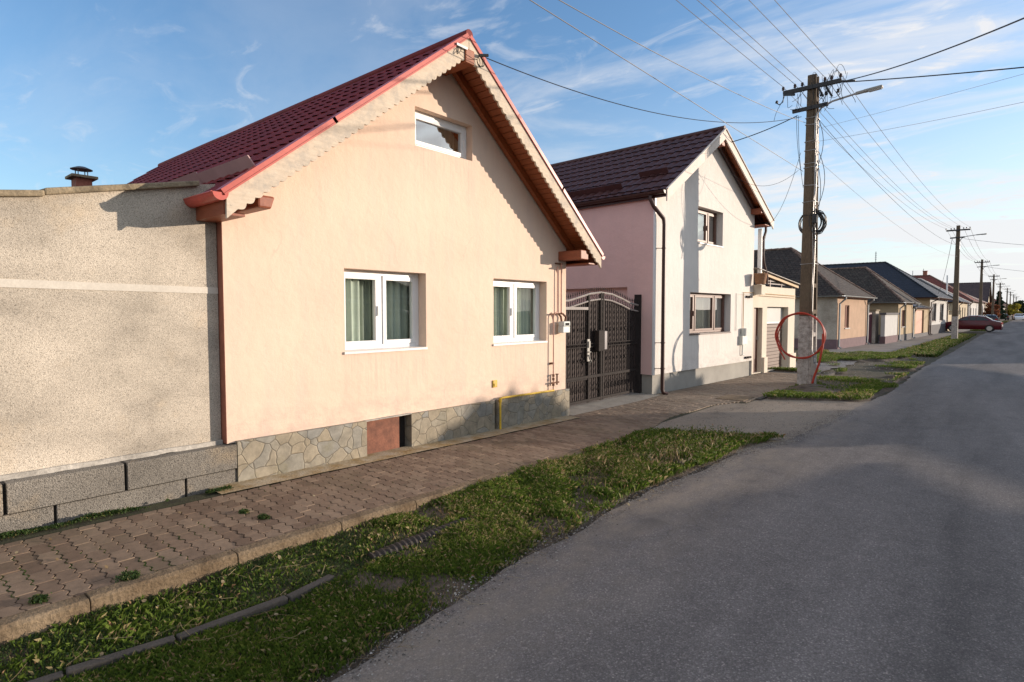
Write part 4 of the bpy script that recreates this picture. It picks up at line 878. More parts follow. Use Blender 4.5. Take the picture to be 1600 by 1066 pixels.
m = MB(); gutter(m, EL2[0]-.06, W0+.03, 7.4, EL2[1]-.0, .07); m.box(EL2[0]-.0, EL2[0]+.02, W0+.03, 7.4, EL2[1]-.12, EL2[1]+.02); m.build('gutter', 'browntrim', roof2)
m = MB(); gutter(m, ER2[0]+.06, W0+.03, 7.4, ER2[1]-.0, .07); m.box(ER2[0]-.02, ER2[0]+.0, W0+.03, 7.4, ER2[1]-.12, ER2[1]+.02); m.build('gutter', 'browntrim', roof2)
m = MB(); m.box(5.1, 5.36, W0+.05, 0, 4.32, 4.46); m.box(5.385, ER2[0]-.03, W0+.05, 7.2, 4.03, 4.06); m.build('beam_end', 'beam', roof2, bevel=.01)
m = MB(); m.box(.02, .22, W0+.05, 0, 4.12, 4.2); m.build('beam_end', 'barge2', roof2, bevel=.01)
m = MB(); m.box(AP2[0]-.08, AP2[0]+.08, W0+.05, 0, AP2[1]-.34, AP2[1]-.2); m.build('beam_end', 'beam', roof2, bevel=.01)
m = MB(); m.tube([(-.12, .04, 4.08), (-.12, .04, 4.0), (-.10, -.02, 3.86), (.14, -.12, 3.62), (.16, -.13, 3.5), (.16, -.13, -.0), (.17, -.14, -.06), (.25, -.2, -.1)], .042, 10)
for z in (1.0, 3.0, .45): m.tube([(.16, -.13, z-.015), (.16, -.13, z+.015)], .05, 10); m.tube([(.16, -.13, z), (.05, .0, z)], .008, 5)
m.build('downpipe', 'browntrim', H2, smooth=True)
m = MB(); m.tube([(5.9, -.12, 4.1), (5.9, -.12, 3.92), (5.80, -.10, 3.72), (5.80, -.10, 3.25), (5.86, -.10, 3.05), (6.12, -.10, 2.7), (6.14, -.10, 2.46)], .036, 8)
for z in (3.75, 3.4): m.tube([(5.80, -.10, z-.03), (5.80, -.10, z+.03)], .05, 8)
m.build('downpipe', 'browntrim', H2, smooth=True)
m = MB(); m.tube([(4.22, -.02, 1.16), (4.22, -.02, 2.14), (5.3, -.02, 2.14)], .009, 5); m.build('conduit', 'meter', H2)
m = MB(); m.tube([(4.66, -.025, 1.18), (4.66, -.025, 2.18), (5.36, -.03, 2.19)], .012, 6); m.build('gas_pipe', 'newwood', H2)
m = MB().box(4.46, 4.80, -.10, 0, .78, 1.02); m.tube([(4.62, -.07, 1.02), (4.62, -.07, 1.22)], .085, 10); m.tube([(4.6, -.04, .8), (4.6, -.04, .5), (4.72, -.04, .5)], .02, 6); m.build('gas_meter', 'meter', H2, bevel=.01)
m = MB().box(4.94, 5.22, -.015, 0, .84, 1.20); m.build('meter_cover', 'cream', H2, bevel=.004)
m = MB()
for z in (2.07, .41):
    m.box(4.86, 4.92, -.05, 0, z-.03, z+.03); m.box(4.92, 5.0, -.035, -.02, z-.008, z+.008); m.box(4.99, 5.12, -.06, 0, z-.028, z+.028); m.tube([(5.13, -.035, z), (5.2, -.035, z)], .03, 8); m.build('hinge_bracket', 'iron', H2); m = MB()

# ---------------------------------------------------------------- garage annex with roof terrace
AN = thing('garage_annex', 'low cream garage with roof terrace and two recessed doors, joined to the cream house', 'garage', (-5.74+5.38*math.sin(rad(th2)), 11.45+5.38*math.cos(rad(th2)), 0), PI/2-rad(th2))
m = MB(); sheet_with_holes(m, [(0.012, -.1), (3.55, -.1), (3.55, 2.40), (.012, 2.40)], [(.17, .80, -.08, 1.78), (1.16, 2.95, -.08, 1.81)], 'v', .03, .2)
m.add([(0.012, .03, 2.40), (3.55, .03, 2.40), (3.55, .2, 2.40), (.012, .2, 2.40)], [(0, 1, 2, 3)]); m.add([(3.55, .03, -.1), (3.55, 6, -.1), (3.55, 6, 2.4), (3.55, .03, 2.4)], [(0, 1, 2, 3)]); m.add([(.012, .2, 2.2), (3.55, .2, 2.2), (3.55, 6, 2.2), (.012, 6, 2.2)], [(0, 1, 2, 3)])
m.box(.02, .30, -.22, .028, 2.14, 2.41); m.build('wall', 'annex', AN, flip=False)
MB().box(.84, 1.10, -.035, .028, -.15, .34).build('plinth', 'annex', AN, bevel=.005); MB().box(3.0, 3.57, -.035, .028, -.15, .34).build('plinth', 'annex', AN, bevel=.005)
d_ = MB().box(.17, .80, .16, .2, -.08, 1.78).build('door', 'doorbrown', AN); MB().box(.7, .74, .12, .16, .85, .97).build('handle', 'steel', d_)
m = MB()
for k in range(13): m.box(1.16, 2.95, .20+.004*(k % 2), .24, -.08+k*.105, -.08+(k+1)*.105-.008)
g_ = m.build('garage_door', 'garage', AN, bevel=.004); MB().box(1.16, 2.95, .19, .24, 1.30, 1.36).build('door_rail', 'pvc', g_); MB().box(1.2, 2.9, .194, .20, 1.36, 1.81).build('door_window', 'frost', g_)
m = MB(); m.tube([(.0, .0, 2.19), (3.5, .0, 2.17)], .012, 5); m.tube([(.4, -.01, 2.12), (3.5, -.01, 2.10)], .008, 5); m.build('pipe', 'newwood', AN)
# lean-to terrace cover
PG = thing('terrace_cover', 'small lean-to cover of pale timber and ribbed sheets on the garage terrace', 'terrace roof', (-5.74+5.38*math.sin(rad(th2)), 11.45+5.38*math.cos(rad(th2)), 0), PI/2-rad(th2))
m = MB(); m.bar((.30, -.02, 2.78), (3.7, -.0, 2.46), .05, .07); m.bar((.30, 1.8, 3.0), (3.7, 1.8, 2.66), .05, .07); m.build('beam', 'newwood', PG)
for x in (.5, 1.45, 2.4, 3.35): MB().box(x-.025, x+.025, .06, .10, 2.40, 2.78-.094*(x-.3)).build('post', 'doorbrown', PG)
m = MB()
for k in range(9):
    x = .1+k*.40; z = 2.86-.094*(x-.3); m.hexa([(x, -.12, z-.02), (x+.43, -.12, z-.055), (x+.43, 2, z+.14), (x, 2, z+.18), (x, -.12, z), (x+.43, -.12, z-.04), (x+.43, 2, z+.16), (x, 2, z+.2)])
m.build('roof_sheet', 'sheet', PG)
for z in (2.48, 2.56): 
    MB().box(.5, 3.35, .07, .09, z, z+.03).build('rail', 'browntrim', PG)
bk = MB(); bk.lathe([(.0, 0), (.13, 0), (.145, .1), (.17, .26), (.185, .28), (.17, .29), (.15, .27), (0, .25)], (-5.22, 16.72, 2.42), 18)
b_ = bk.build('wicker_basket', 'wicker', smooth=True); tag(b_, 'brown wicker basket standing on the parapet end of the garage terrace', 'basket')
MB_ = MB().box(-5.42, -5.32, 17.06, 17.16, 2.2, 3.98); tag(MB_.build('white_post', 'pvc', bevel=.01), 'square white post rising from the garage terrace to the brown eave', 'post')

# ---------------------------------------------------------------- houses down the street
def hip_roof(w, d, ez, rz, hv, o=.3, gable=False):
    """roof over 0..w x 0..d, eave height ez, ridge rz running into the plot; hip end towards the street"""
    mb = MB(); A = (-o, -o, ez); B = (w+o, -o, ez); C_ = (w+o, d, ez); D_ = (-o, d, ez); R0 = (w/2, -o if gable else hv, rz); R1 = (w/2, d, rz); uv = []
    def face(pts, U):
        pts = [Vector(p) for p in pts]; mb.add(pts, [tuple(range(len(pts)))]); n = (pts[1]-pts[0]).cross(pts[2]-pts[0]).normalized(); U = Vector(U); Vv = n.cross(U)
        for p in pts: uv.append((p.dot(U), p.dot(Vv)))
    face([D_, A, R0, R1], (0, 1, 0)); face([B, C_, R1, R0], (0, 1, 0))
    if not gable: face([A, B, R0], (1, 0, 0))
    mb.uv = uv; return mb, (A, B, R0, R1)
def caps(mb, a, b, r=.07, st=.33):
    a, b = Vector(a), Vector(b); n = max(1, int((b-a).length/st)); d = (b-a).normalized()
    for i in range(n):
        p = a.lerp(b, i/n); q = a.lerp(b, (i+1)/n)+d*.03; mb.tube([p, q], [r*1.12, r*.85], 7)
def row_house(name, label, x, y, th, w, d, ez, rz, hv, wall, side, roofm, plinth, plm='darkgrey', plh=.3, wins=(), gable=False, capm='ridgecap', gut='zinc', chim=None, zb=G, extra=None, o=.3, wmat='dglass', frm='bwood', door=None):
    t = thing(name, label, 'house', (x, y, 0), PI/2-rad(th))
    mb = MB(); hol = [(a, b, c, e) for a, b, c, e in wins]+([door] if door else []); 
    top = [(w, ez), (w/2, ez+(rz-ez)*.97), (0, ez)] if gable else [(w, ez), (0, ez)]
    sheet_with_holes(mb, [(0, zb-.2), (w, zb-.2)]+top, hol, 'v', 0, .14); mb.build('front_wall', wall, t, flip=False)
    mb = MB(); mb.add([(0, .0, zb-.2), (0, d, zb-.2), (0, d, ez), (0, .0, ez)], [(0, 1, 2, 3)]); mb.build('side_wall', side, t, flip=False)
    mb = MB(); mb.add([(w, .0, zb-.2), (w, d, zb-.2), (w, d, ez), (w, .0, ez)], [(0, 1, 2, 3)]); mb.build('side_wall', side, t, flip=False)
    if plinth: MB().box(-.04, w+.04, -.04, .08, zb-.2, zb+plh).box(-.04, .0, .08, d, zb-.2, zb+plh).build('plinth', plm, t)
    for (a, b, c, e) in wins:
        f = MB(); k = .05; f.box(a, a+k, .06, .12, c, e).box(b-k, b, .06, .12, c, e).box(a+k, b-k, .062, .118, c, c+k).box(a+k, b-k, .062, .118, e-k, e).box((a+b)/2-.025, (a+b)/2+.025, .064, .116, c+k, e-k)
        f = f.build('window', frm, t); MB().box(a+k, b-k, .09, .1, c+k, e-k).build('pane', wmat, f); MB().box(a-.05, b+.05, -.05, .06, c-.05, c-.002).build('sill', 'w_white', f)
    if door: dd = MB().box(door[0], door[1], .1, .14, door[2], door[3]).build('door', 'doorbrown', t)
    mb, (A, B, R0, R1) = hip_roof(w, d, ez, rz, hv, o, gable); r = mb.build('roof', roofm, t, flip=True)
    c = MB(); caps(c, R0, R1)
    if not gable: caps(c, A, R0); caps(c, B, R0)
    else: c.bar(A, R0, .05, .12); c.bar(B, R0, .05, .12)
    c.build('ridge_cap', capm, r)
    e = MB(); e.box(-o+.02, w+o-.02, -o+.02, d, ez-.08, ez-.015); e.build('eave', 'w_brown', r)
    g = MB()
    if not gable: gutter(g, -o-.07, -o, w+o, ez-.02, .06, axis='x'); 
    gutter(g, -o-.05, -o, d, ez-.02, .06); g.build('gutter', gut, r)
    for u in (.12, w-.12): MB().tube([(u, -o-.03, ez-.06), (u, -o-.03, ez-.16), (u, -.08, ez-.4), (u, -.08, zb+.1), (u, -.2, zb+.03)], .045, 7).build('downpipe', gut, t, smooth=True)
    if chim:
        for (cu, cv, cz) in chim: ch = MB().box(cu-.25, cu+.25, cv-.25, cv+.25, rz-1.2, cz).box(cu-.3, cu+.3, cv-.3, cv+.3, cz, cz+.08).build('chimney', 'brick', r)
    if w > 9 and y < 150:
        m = MB(); ax = w*.62; m.tube([(ax, hv+1, rz-1), (ax, hv+1, rz+1.1)], .03, 4)
        for q in range(4): m.tube([(ax-.35, hv+1, rz+.4+q*.18), (ax+.35, hv+1, rz+.4+q*.18)], .02, 3)
        m.build('aerial', 'zinc', r)
    return t
row_house('old_house', 'old peach-fronted house with stained grey side wall and blackened roof, behind the near pole', -6.3, 31.7, 3.2, 5.75, 11, 2.46, 5.15, 3.1, 'w_peach', 'w_plaster', 'oldtile', True, 'purple', .45, wins=[(1.35, 2.15, .86, 2.0)], frm='w_brown', wmat='w_brown', door=None)
# gap gate and grey pier
m = thing('yard_gate', 'narrow wine-red gate with grey pier between the old peach house and the white wall', 'gate', (-5.95, 37.5, 0), PI/2-rad(3))
MB().box(.35, 1.35, .05, .1, G, 1.62).build('leaf', 'winedark', m); MB().box(1.4, 2.2, -.1, .3, G-.1, 1.72).build('pier', 'w_plaster', m); MB().box(1.35, 2.25, -.15, .35, 1.72, 1.8).build('pier_cap', 'coping', m)
m = thing('street_wall', 'white-grey street wall with dark coping and purple base, before the mossy-roofed beige house', 'wall', (-5.35, 36.4+1.2, 0), PI/2-rad(2.6))
MB().box(1.2, 5.0, 0, .2, G+.4, 1.5).build('panel', 'w_white', m); MB().box(1.15, 5.0, -.06, .26, 1.5, 1.62).build('coping', 'darkgrey', m); MB().box(1.15, 5.0, -.04, .24, G-.1, G+.4).build('base', 'purple', m)
row_house('beige_house', 'beige house with mossy clay hip roof, behind the white street wall', -5.12, 42.4, 2.5, 4.9, 9, 2.28, 4.6, 2.3, 'w_beige', 'w_beige', 'mosstile', True, 'darkgrey', .38, wins=[(1.2, 2.4, .75, 1.78)], frm='w_brown', wmat='w_brown', gut='zinc')
m = row_house('gate_building', 'low gate building with orange door and small dark roof, left of the blue-black roof', -4.98, 47.9, 2.3, 7.2, 7, 1.98, 2.75, 2.0, 'w_beige', 'w_cream', 'blacktile', True, 'darkgrey', .25, wins=[], door=(1.4, 5.0, G, 1.8), o=.15, capm='blacktile', gut='browntrim'); 
for c in m.children:
    if c.name.startswith('door'): c.data.materials[0] = MT['w_orange']
row_house('white_house', 'white house with big blue-black hip roof and two tall windows', -4.72, 56.3, 2.2, 10.4, 12, 2.82, 6.1, 4.0, 'w_white', 'w_beige', 'bluetile', True, 'darkgrey', .75, wins=[(1.3, 3.6, .9, 2.4), (5.8, 8.2, .9, 2.4)], capm='blacktile', gut='browntrim', wmat='dglass', o=.5)
m = MB(); m.box(-4.55, -4.43, 68.5, 68.62, 2.6, 5.1); tag(m.build('vent_mast', 'pvc'), 'thin white mast rising above the blue-black roof', 'mast')
t = thing('yard_fence', 'cream rendered fence with piers beside the maroon car', 'fence', (-4.35, 67.6, 0), PI/2-rad(2))
m = MB(); m.box(0, 11.5, 0, .15, G, 1.4)
m.build('panel', 'w_cream', t)
for k in range(4): MB().box(k*3.7, k*3.7+.4, -.08, .24, G, 1.75).box(k*3.7-.05, k*3.7+.45, -.12, .28, 1.75, 1.83).build('pier', 'w_cream', t)
specs = [  # name, label, y, w, ez, rz, hv, wall, roof, chimneys, gable
 ('cream_street_house', 'cream house with black hip roof and pale ridge line, above the maroon car', 80.2, 13, 2.8, 5.7, 4.2, 'w_cream', 'blacktile', None, False, 'barge2'),
 ('red_roof_house', 'white house with large red clay hip roof and two chimneys', 96, 17, 3.1, 7.0, 5.2, 'w_white', 'redclay', [(8.5, 5.8, 7.6), (8.6, 11, 7.9)], False, 'ridgecap'),
 ('brown_roof_house', 'white house under a long brown roof beside the red one', 115, 13, 3.2, 5.6, 4, 'w_white', 'redclay', None, False, 'barge2'),
 ('big_gable_house', 'tall dark brown gabled roof behind the third utility pole', 130, 13, 3.3, 7.0, 4, 'w_cream', 'browntile', None, True, 'browntile'),
 ('red_walled_house', 'small red-walled house behind the fourth utility pole', 146, 12, 3.0, 5.2, 3.5, 'w_red', 'browntile', None, False, 'ridgecap'),
 ('low_brown_house', 'low house with brown roof, first of the distant ones beyond the conifer', 161, 14, 3.0, 5.0, 3.5, 'w_cream', 'browntile', None, False, 'ridgecap'),
 ('pink_house', 'distant pinkish house beyond the dark parked car', 178, 14, 3.0, 5.6, 3.5, 'w_pink', 'redclay', None, False, 'ridgecap'),
 ('distant_house', 'distant white house near the yellow tree', 196, 16, 3.2, 5.6, 3.5, 'w_white', 'browntile', None, False, 'ridgecap'),
 ('distant_house', 'distant cream house behind the yellow tree', 216, 16, 3.2, 6.0, 3.5, 'w_cream', 'redclay', None, False, 'ridgecap'),
 ('distant_house', 'distant house second from the vanishing end of the street', 238, 20, 3.2, 5.6, 3.5, 'w_beige', 'browntile', None, False, 'ridgecap'),
 ('distant_house', 'farthest house at the vanishing end of the street', 264, 26, 3.4, 6.2, 3.5, 'w_white', 'oldtile', None, False, 'ridgecap')]
for nme, lab, y, w, ez, rz, hv, wl, rf, chm, gb, cp in specs:
    th = math.degrees(math.atan2(fac(y+w)-fac(y), w)); ww = [(w*.12+k*w*.26, w*.12+k*w*.26+1.3, .9, 2.2) for k in range(3)]
    row_house(nme, lab, fac(y), y, th, w-.6, 13, ez, rz, hv, wl, wl, rf, True, 'darkgrey', .5, wins=ww, gable=gb, capm=cp, chim=chm, gut='browntrim', o=.35)
t = thing('street_end_building', 'pale building closing the view at the far end of the street', 'building', (3.2, 300, 0), 0)
MB().box(-4, 14, 0, 1, G, 3.6).build('wall', 'w_plaster', t); m = MB(); m.prism([(-4.5, 3.6), (14.5, 3.6), (5, 6.2)], 'y', -1, 9); m.build('roof', 'browntile', t)

# ---------------------------------------------------------------- utility poles
def pole(name, label, x, y, H=7.29, lean=(0, 0), lamp=True, white=True, detail=False, group='utility poles along the verge'):
    t = thing(name, label, 'utility pole', (x, y, G), 0, group)
    def sec(z): k = z/H; return (.165*(1-k)+.095*k, -.12*(1-k)-.075*k, .36*(1-k)+.20*k)     # half width, front face, back face
    def quad(z, xa, xb, ya, yb): a, f0, f1 = sec(z); y_ = lambda q: f0+(f1-f0)*q; return [(xa*a, y_(ya), z), (xb*a, y_(ya), z), (xb*a, y_(yb), z), (xa*a, y_(yb), z)]
    def seg(mb, z0, z1):
        mb.hexa(quad(z0, -1, .55 if detail else 1, 0, 1)+quad(z1, -1, .55 if detail else 1, 0, 1))
        if detail:     # flanges and rungs on the road side
            for (ya, yb) in ((0, .22), (.78, 1)): mb.hexa(quad(z0, .55, 1, ya, yb)+quad(z1, .55, 1, ya, yb))
            z = z0+.05
            while z < z1-.1:
                mb.hexa(quad(z, .55, .97, .22, .78)+quad(min(z+.10, z1), .55, .97, .22, .78)); z += .62
    zw = 1.68 if detail else 1.5
    m = MB(); seg(m, zw, H); s = m.build('shaft', 'polec', t, bevel=.012 if detail else 0)
    m = MB(); seg(m, -.1, zw); m.build('painted_base', 'polew' if white else 'polec', t, bevel=.012 if detail else 0)
    m = MB()
    m.bar((-.60, -.1, H-.30), (.62, -.1, H-.30), .07, .09); a = m.build('crossarm', 'blackcable', t)
    m = MB(); m.bar((-.40, -.1, H-.78), (.36, -.1, H-.76), .06, .08); m.build('crossarm', 'blackcable', t)
    for ix in (-.62, -.36, -.2, .28, .42, .6):
        i = MB(); zt = H-.26; i.tube([(ix, -.1, zt-.06), (ix, -.1, zt+.06)], .009, 5); i.lathe([(0, 0), (.025, 0), (.036, .02), (.022, .035), (.034, .055), (.02, .085), (0, .09)], (ix, -.1, zt+.03), 8); i.build('insulator', 'porcelain', a)
    if lamp:
        m = MB(); pts = [(.10, -.08, H-1.5), (.10, -.08, H-1.08), (.13, -.09, H-.94), (.22, -.10, H-.82), (.45, -.12, H-.73), (.95, -.16, H-.68)]
        m.tube(pts, .022, 8); m.build('lamp_arm', 'steel', t, smooth=True)
        m = MB(); d = Vector((1, -.08, .04)).normalized(); p = Vector((.92, -.16, H-.682)); m.bar(p, p+d*.22, .075, .06); m.bar(p+d*.16, p+d*.52, .12, .055); l = m.build('street_lamp', 'lampbody', t, bevel=.014)
        m = MB(); m.bar(p+d*.26-Vector((0, 0, .034)), p+d*.5-Vector((0, 0, .034)), .09, .016); m.build('lens', 'frost', l)
    if detail:
        m = MB()      # short second arm, hooks and hanging jumpers at the top
        m.bar((-.60, -.12, H-.34), (-.34, -.2, H-.42), .05, .05); m.tube([(-.60, -.1, H-.3), (-.62, -.1, H-.5), (-.70, -.1, H-.55), (-.76, -.1, H-.5), (-.76, -.1, H-.45)], .012, 6)
        m.lathe([(0, 0), (.03, 0), (.035, .03), (.02, .06), (0, .06)], (-.76, -.1, H-.5), 8)
        m.bar((.3, -.1, H-.34), (.44, -.12, H-.62), .04, .04); m.bar((.15, -.1, H-.34), (.26, -.12, H-.58), .035, .035); m.bar((.62, -.1, H-.32), (.9, -.12, H-.38), .03, .03)
        for (a_, b_) in ((.16, .34), (.26, .46), (.5, .66)):
            m.lathe([(0, 0), (.032, 0), (.04, .02), (.02, .05), (.034, .07), (0, .09)], (a_+.06, -.12, H-.56), 8)
        m.build('bracket', 'blackcable', t)
        m = MB(); rj = random.Random(3)
        for k in range(22):
            x0 = rj.uniform(-.6, .85); x1 = x0+rj.uniform(-.3, .3); z0, z1 = H-rj.uniform(.2, .4), H-rj.uniform(.55, .95); dd = rj.uniform(.05, .2); y0 = -.14-rj.uniform(0, .05)
            m.tube([(x0+(x1-x0)*u+.04*math.sin(u*5+k), y0, z0+(z1-z0)*u-dd*math.sin(PI*u)) for u in np.linspace(0, 1, 10)], .005, 4)
        for k in range(12):
            x0 = rj.uniform(.1, .8); m.tube([(x0+.12*math.sin(u*2.4+k)*.8, -.12, H-.32+.16*math.sin(u*PI)*(1 if k % 2 else -1.2)+.02*k) for u in np.linspace(0, 1.2, 8)], .0045, 4)
        for (zz0, zz1, dx) in ((H-.9, H-2.3, .17), (H-1.6, H-3.3, .22), (H-1.8, H-3.6, .14)):
            m.tube([(.1+dx*math.sin(PI*u), -.06, zz0+(zz1-zz0)*u) for u in np.linspace(0, 1, 12)], .0065, 4)
        for (xx, zz0, zz1) in ((-.26, H-.9, H-2.6), (-.30, H-.9, H-2.3)): m.tube([(xx+.14*u*u, -.12, zz0+(zz1-zz0)*u) for u in np.linspace(0, 1, 9)], .005, 4)
        m.build('jumper_wire', 'blackcable', t)
        m = MB()
        for k, (xx, za, zb) in enumerate(((.12, .2, H-1.0), (.135, 1.0, H-1.4), (.15, 3.4, H-1.1), (.105, 2.6, H-1.9))): m.tube([(xx+.012*math.sin(z*2.1+k)+.02*(1-z/H), -.10-.012*math.sin(z*3+k), z) for z in np.linspace(za, zb, 30)], .009, 5)
        m.build('riser_cable', 'steel', t)
        for z in (2.9, 4.35, 4.05, 4.75, 5.15, 5.25, 5.55, 5.75, 6.15, 6.3):
            a0, f0, f1 = sec(z); a0 += .012; f0 -= .008; f1 += .008; tl = .02*math.sin(z*9); MB().tube([(-a0, f0, z), (a0, f0, z+tl), (a0, f1, z+tl), (-a0, f1, z)], .010, 5, closed=True).build('strap', 'steel' if z != 4.05 else 'blackcable', s)
        m = MB(); m.tube([(.23, -.12, -.05), (.23, -.12, .55)], .035, 8); m.box(.15, .25, -.16, -.08, .3, .56); m.tube([(.18, -.14, .5), (.2, -.15, .75), (.14, -.12, .9)], .02, 6); m.build('cable_guard', 'steel', t)
        m = MB(); m.box(.10, .20, -.17, -.07, 3.85, 4.05); m.tube([(.15, -.17, 3.6), (.17, -.17, 3.45), (.2, -.17, 3.42)], .012, 5); m.build('junction_box', 'blackcable', t)
    return t
P1 = pole('utility_pole', 'nearest concrete utility pole, whitewashed at the foot, carrying a street lamp and cable coils', -3.66, 15.2, detail=True)
P2x, P2y = -2.62, 47.2
PS = [(-2.62, 47.2), (-2.29, 79), (-1.8, 111), (-1.35, 143), (-.38, 175), (.23, 207), (1.05, 239), (1.89, 271)]
lab = ['second utility pole, whitewashed at the foot, standing before the maroon car', 'third utility pole, rising behind the roof of the maroon car', 'fourth utility pole, first one beyond the dark brown gable roof', 'fifth utility pole, with the conifer right below it', 'sixth utility pole, above the parked dark car', 'seventh utility pole, left of the yellow tree top', 'eighth utility pole, above the yellow tree', 'farthest utility pole of the street']
for (x, y), l in zip(PS, lab): pole('utility_pole', l, x, y)

# coils
m = MB()
for k in range(9):
    r = .27+random.uniform(-.035, .03); c = (-3.72+.02*random.uniform(-1, 1), 15.56+.012*k, 3.80+random.uniform(-.02, .02)); m.tube([(c[0]+r*math.cos(t), c[1]+.01*math.sin(3*t+k), c[2]+r*1.03*math.sin(t)) for t in np.linspace(0, 2*PI, 30)[:-1]], .010, 5, closed=True)
for k in range(10):
    r = .17+random.uniform(-.03, .05); c = (-3.46+random.uniform(-.02, .03), 15.1+.015*k, 3.74+random.uniform(-.02, .03)); m.tube([(c[0]+r*.75*math.cos(t)+.02*math.sin(2*t+k), c[1]+.05*math.cos(t), c[2]+r*1.35*math.sin(t)) for t in np.linspace(0, 2*PI, 26)[:-1]], .009, 5, closed=True)
tag(m.build('cable_coil', 'blackcable', smooth=True), 'coil of spare black cable tied high on the nearest utility pole', 'cable coil')
m = MB(); rr = .525; C0 = (-3.755, 15.0, 1.075); pts = []
for i in range(170):
    t = -PI*.95-2*PI*3.15*i/169+.0; k = i/169; r = rr+.020*math.sin(i*.11)+.012*math.sin(i*.063+1)+.006*math.sin(i*.9)
    pts.append((C0[0]+r*math.cos(t), C0[1]-.04+.07*k+.012*math.sin(i*.2), C0[2]+r*math.sin(t)*1.01))
m.tube(pts, .0145, 8)
m.tube([(C0[0]-.50, C0[1]-.05, C0[2]+.10), (C0[0]-.53, C0[1]-.05, C0[2]-.06), (C0[0]-.44, C0[1]-.06, C0[2]-.32), (C0[0]-.30, C0[1]-.06, C0[2]-.56)], .0155, 8)
m.tube([(C0[0]+.50, C0[1]-.02, C0[2]+.08), (C0[0]+.50, C0[1]-.02, C0[2]-.2), (C0[0]+.43, C0[1]-.02, C0[2]-.62), (C0[0]+.32, C0[1]+.02, C0[2]-.95), (C0[0]+.26, C0[1]+.05, C0[2]-1.2)], .024, 8)
tag(m.build('pipe_coil', 'pipered', smooth=True), 'large coil of red plastic pipe hung on the foot of the nearest utility pole', 'pipe coil')

# ---------------------------------------------------------------- wires
def wire(a, b, sag, r, label, group=None, mat='wire', name='overhead_wire', n=40):
    m = MB(); a, b = Vector(a), Vector(b)
    m.tube([a.lerp(b, t)-Vector((0, 0, 4*sag*t*(1-t))) for t in np.linspace(0, 1, n)], r, 5, cap=False)
    tag(m.build(name, mat), label, 'wire', group)
HZ = G+7.29-.15
arms = [-.62, -.36, -.2, .28, .6]
PL = [(-4.55, -17.), (-3.66, 15.2)]+PS
for i in range(6):
    (xa, ya), (xb, yb) = PL[i], PL[i+1]
    for ix in arms:
        wire((xa+ix, ya-.1, HZ), (xb+ix, yb-.1, HZ), .22 if i == 0 else .5, .0055 if i < 1 else .0032+.0022*i, ['one of five parallel power wires running from the nearest pole up past the top edge', 'one of five parallel power wires between the nearest and the second pole', 'one of five power wires between the second and the third pole', 'one of the power wires between the third and the fourth pole', 'one of the power wires between the fourth and the fifth pole', 'one of the power wires between the fifth and the sixth pole'][i], ['power wires toward the camera', 'power wires between first and second pole', 'power wires between second and third pole', 'power wires between third and fourth pole', 'power wires between fourth and fifth pole', 'power wires between fifth and sixth pole'][i])
pole('utility_pole', 'utility pole standing behind the camera', -4.55, -17., lamp=False)
wire((-3.76, 15.1, 6.07), (-4.6, -17, 6.0), 1.03, .0055, 'upper telecom cable running from the nearest pole to the top edge above the cream house', mat='wire')
wire((-3.80, 15.1, 4.96), (-4.5, -17, 5.05), .0, .0055, 'lower telecom cable passing over the cream house roof toward the top edge', mat='wire')
wire((-3.6, 15.1, 6.25), (-2.6, 47.1, 5.9), .55, .006, 'upper telecom cable between the nearest and the second pole', mat='blackcable')
wire((-3.6, 15.1, 5.3), (-2.6, 47.1, 5.2), .45, .004, 'lower telecom cable between the nearest and the second pole', mat='steel')
wire((-5.22, 5.52, 4.90), (-3.85, 15.05, 6.22), .42, .0065, 'thin black service cable from the peach gable to the nearest pole', mat='blackcable')
wire((-5.36, 14.35, 5.72), (-3.95, 15.1, 6.28), .05, .011, 'short thick black cable from the cream house ridge to the nearest pole', mat='blackcable')
wire((-3.02, 15.1, 6.84), (3.6, 2.7, 3.9), .35, .011, 'black cable rising from the nearest pole to the upper right edge', mat='blackcable')
wire((-3.02, 15.1, 6.82), (9.5, 9.6, 3.9), .25, .012, 'thick black cable leaving the nearest pole almost level to the right', mat='blackcable')
wire((-3.62, 15.1, 5.6), (8, 10, 5.3), .3, .0035, 'thin grey cable crossing to the right edge below the street lamp', mat='steel')
wire((-3.4, 15.1, 5.9), (7.5, 6, 4.4), .1, .003, 'thin pale cable slanting up to the right edge behind the lamp', mat='steel')
wire((-5.2, 14.2, 5.0), (-3.9, 15.1, 5.0), .35, .004, 'thin slack wire drooping between the nearest pole and the cream house', mat='blackcable')
wire((-3.86, 15.1, 5.4), (-5.25, 17.3, 4.1), .35, .005, 'thin slack wire from the nearest pole down to the right eave of the cream house', mat='blackcable')
wire((-2.9, 47.1, 6.4), (-4.5, 60, 3.2), .5, .012, 'slack service wire from the second pole to the white house', mat='blackcable')
wire((-2.3, 47.1, 6.3), (12, 40, 4.6), .6, .010, 'faint wire crossing the street from the second pole to the right edge', mat='steel')
wire((-2.0, 79, 6.4), (14, 70, 4.6), .6, .014, 'faint wire crossing the street from the third pole to the right edge', mat='steel')

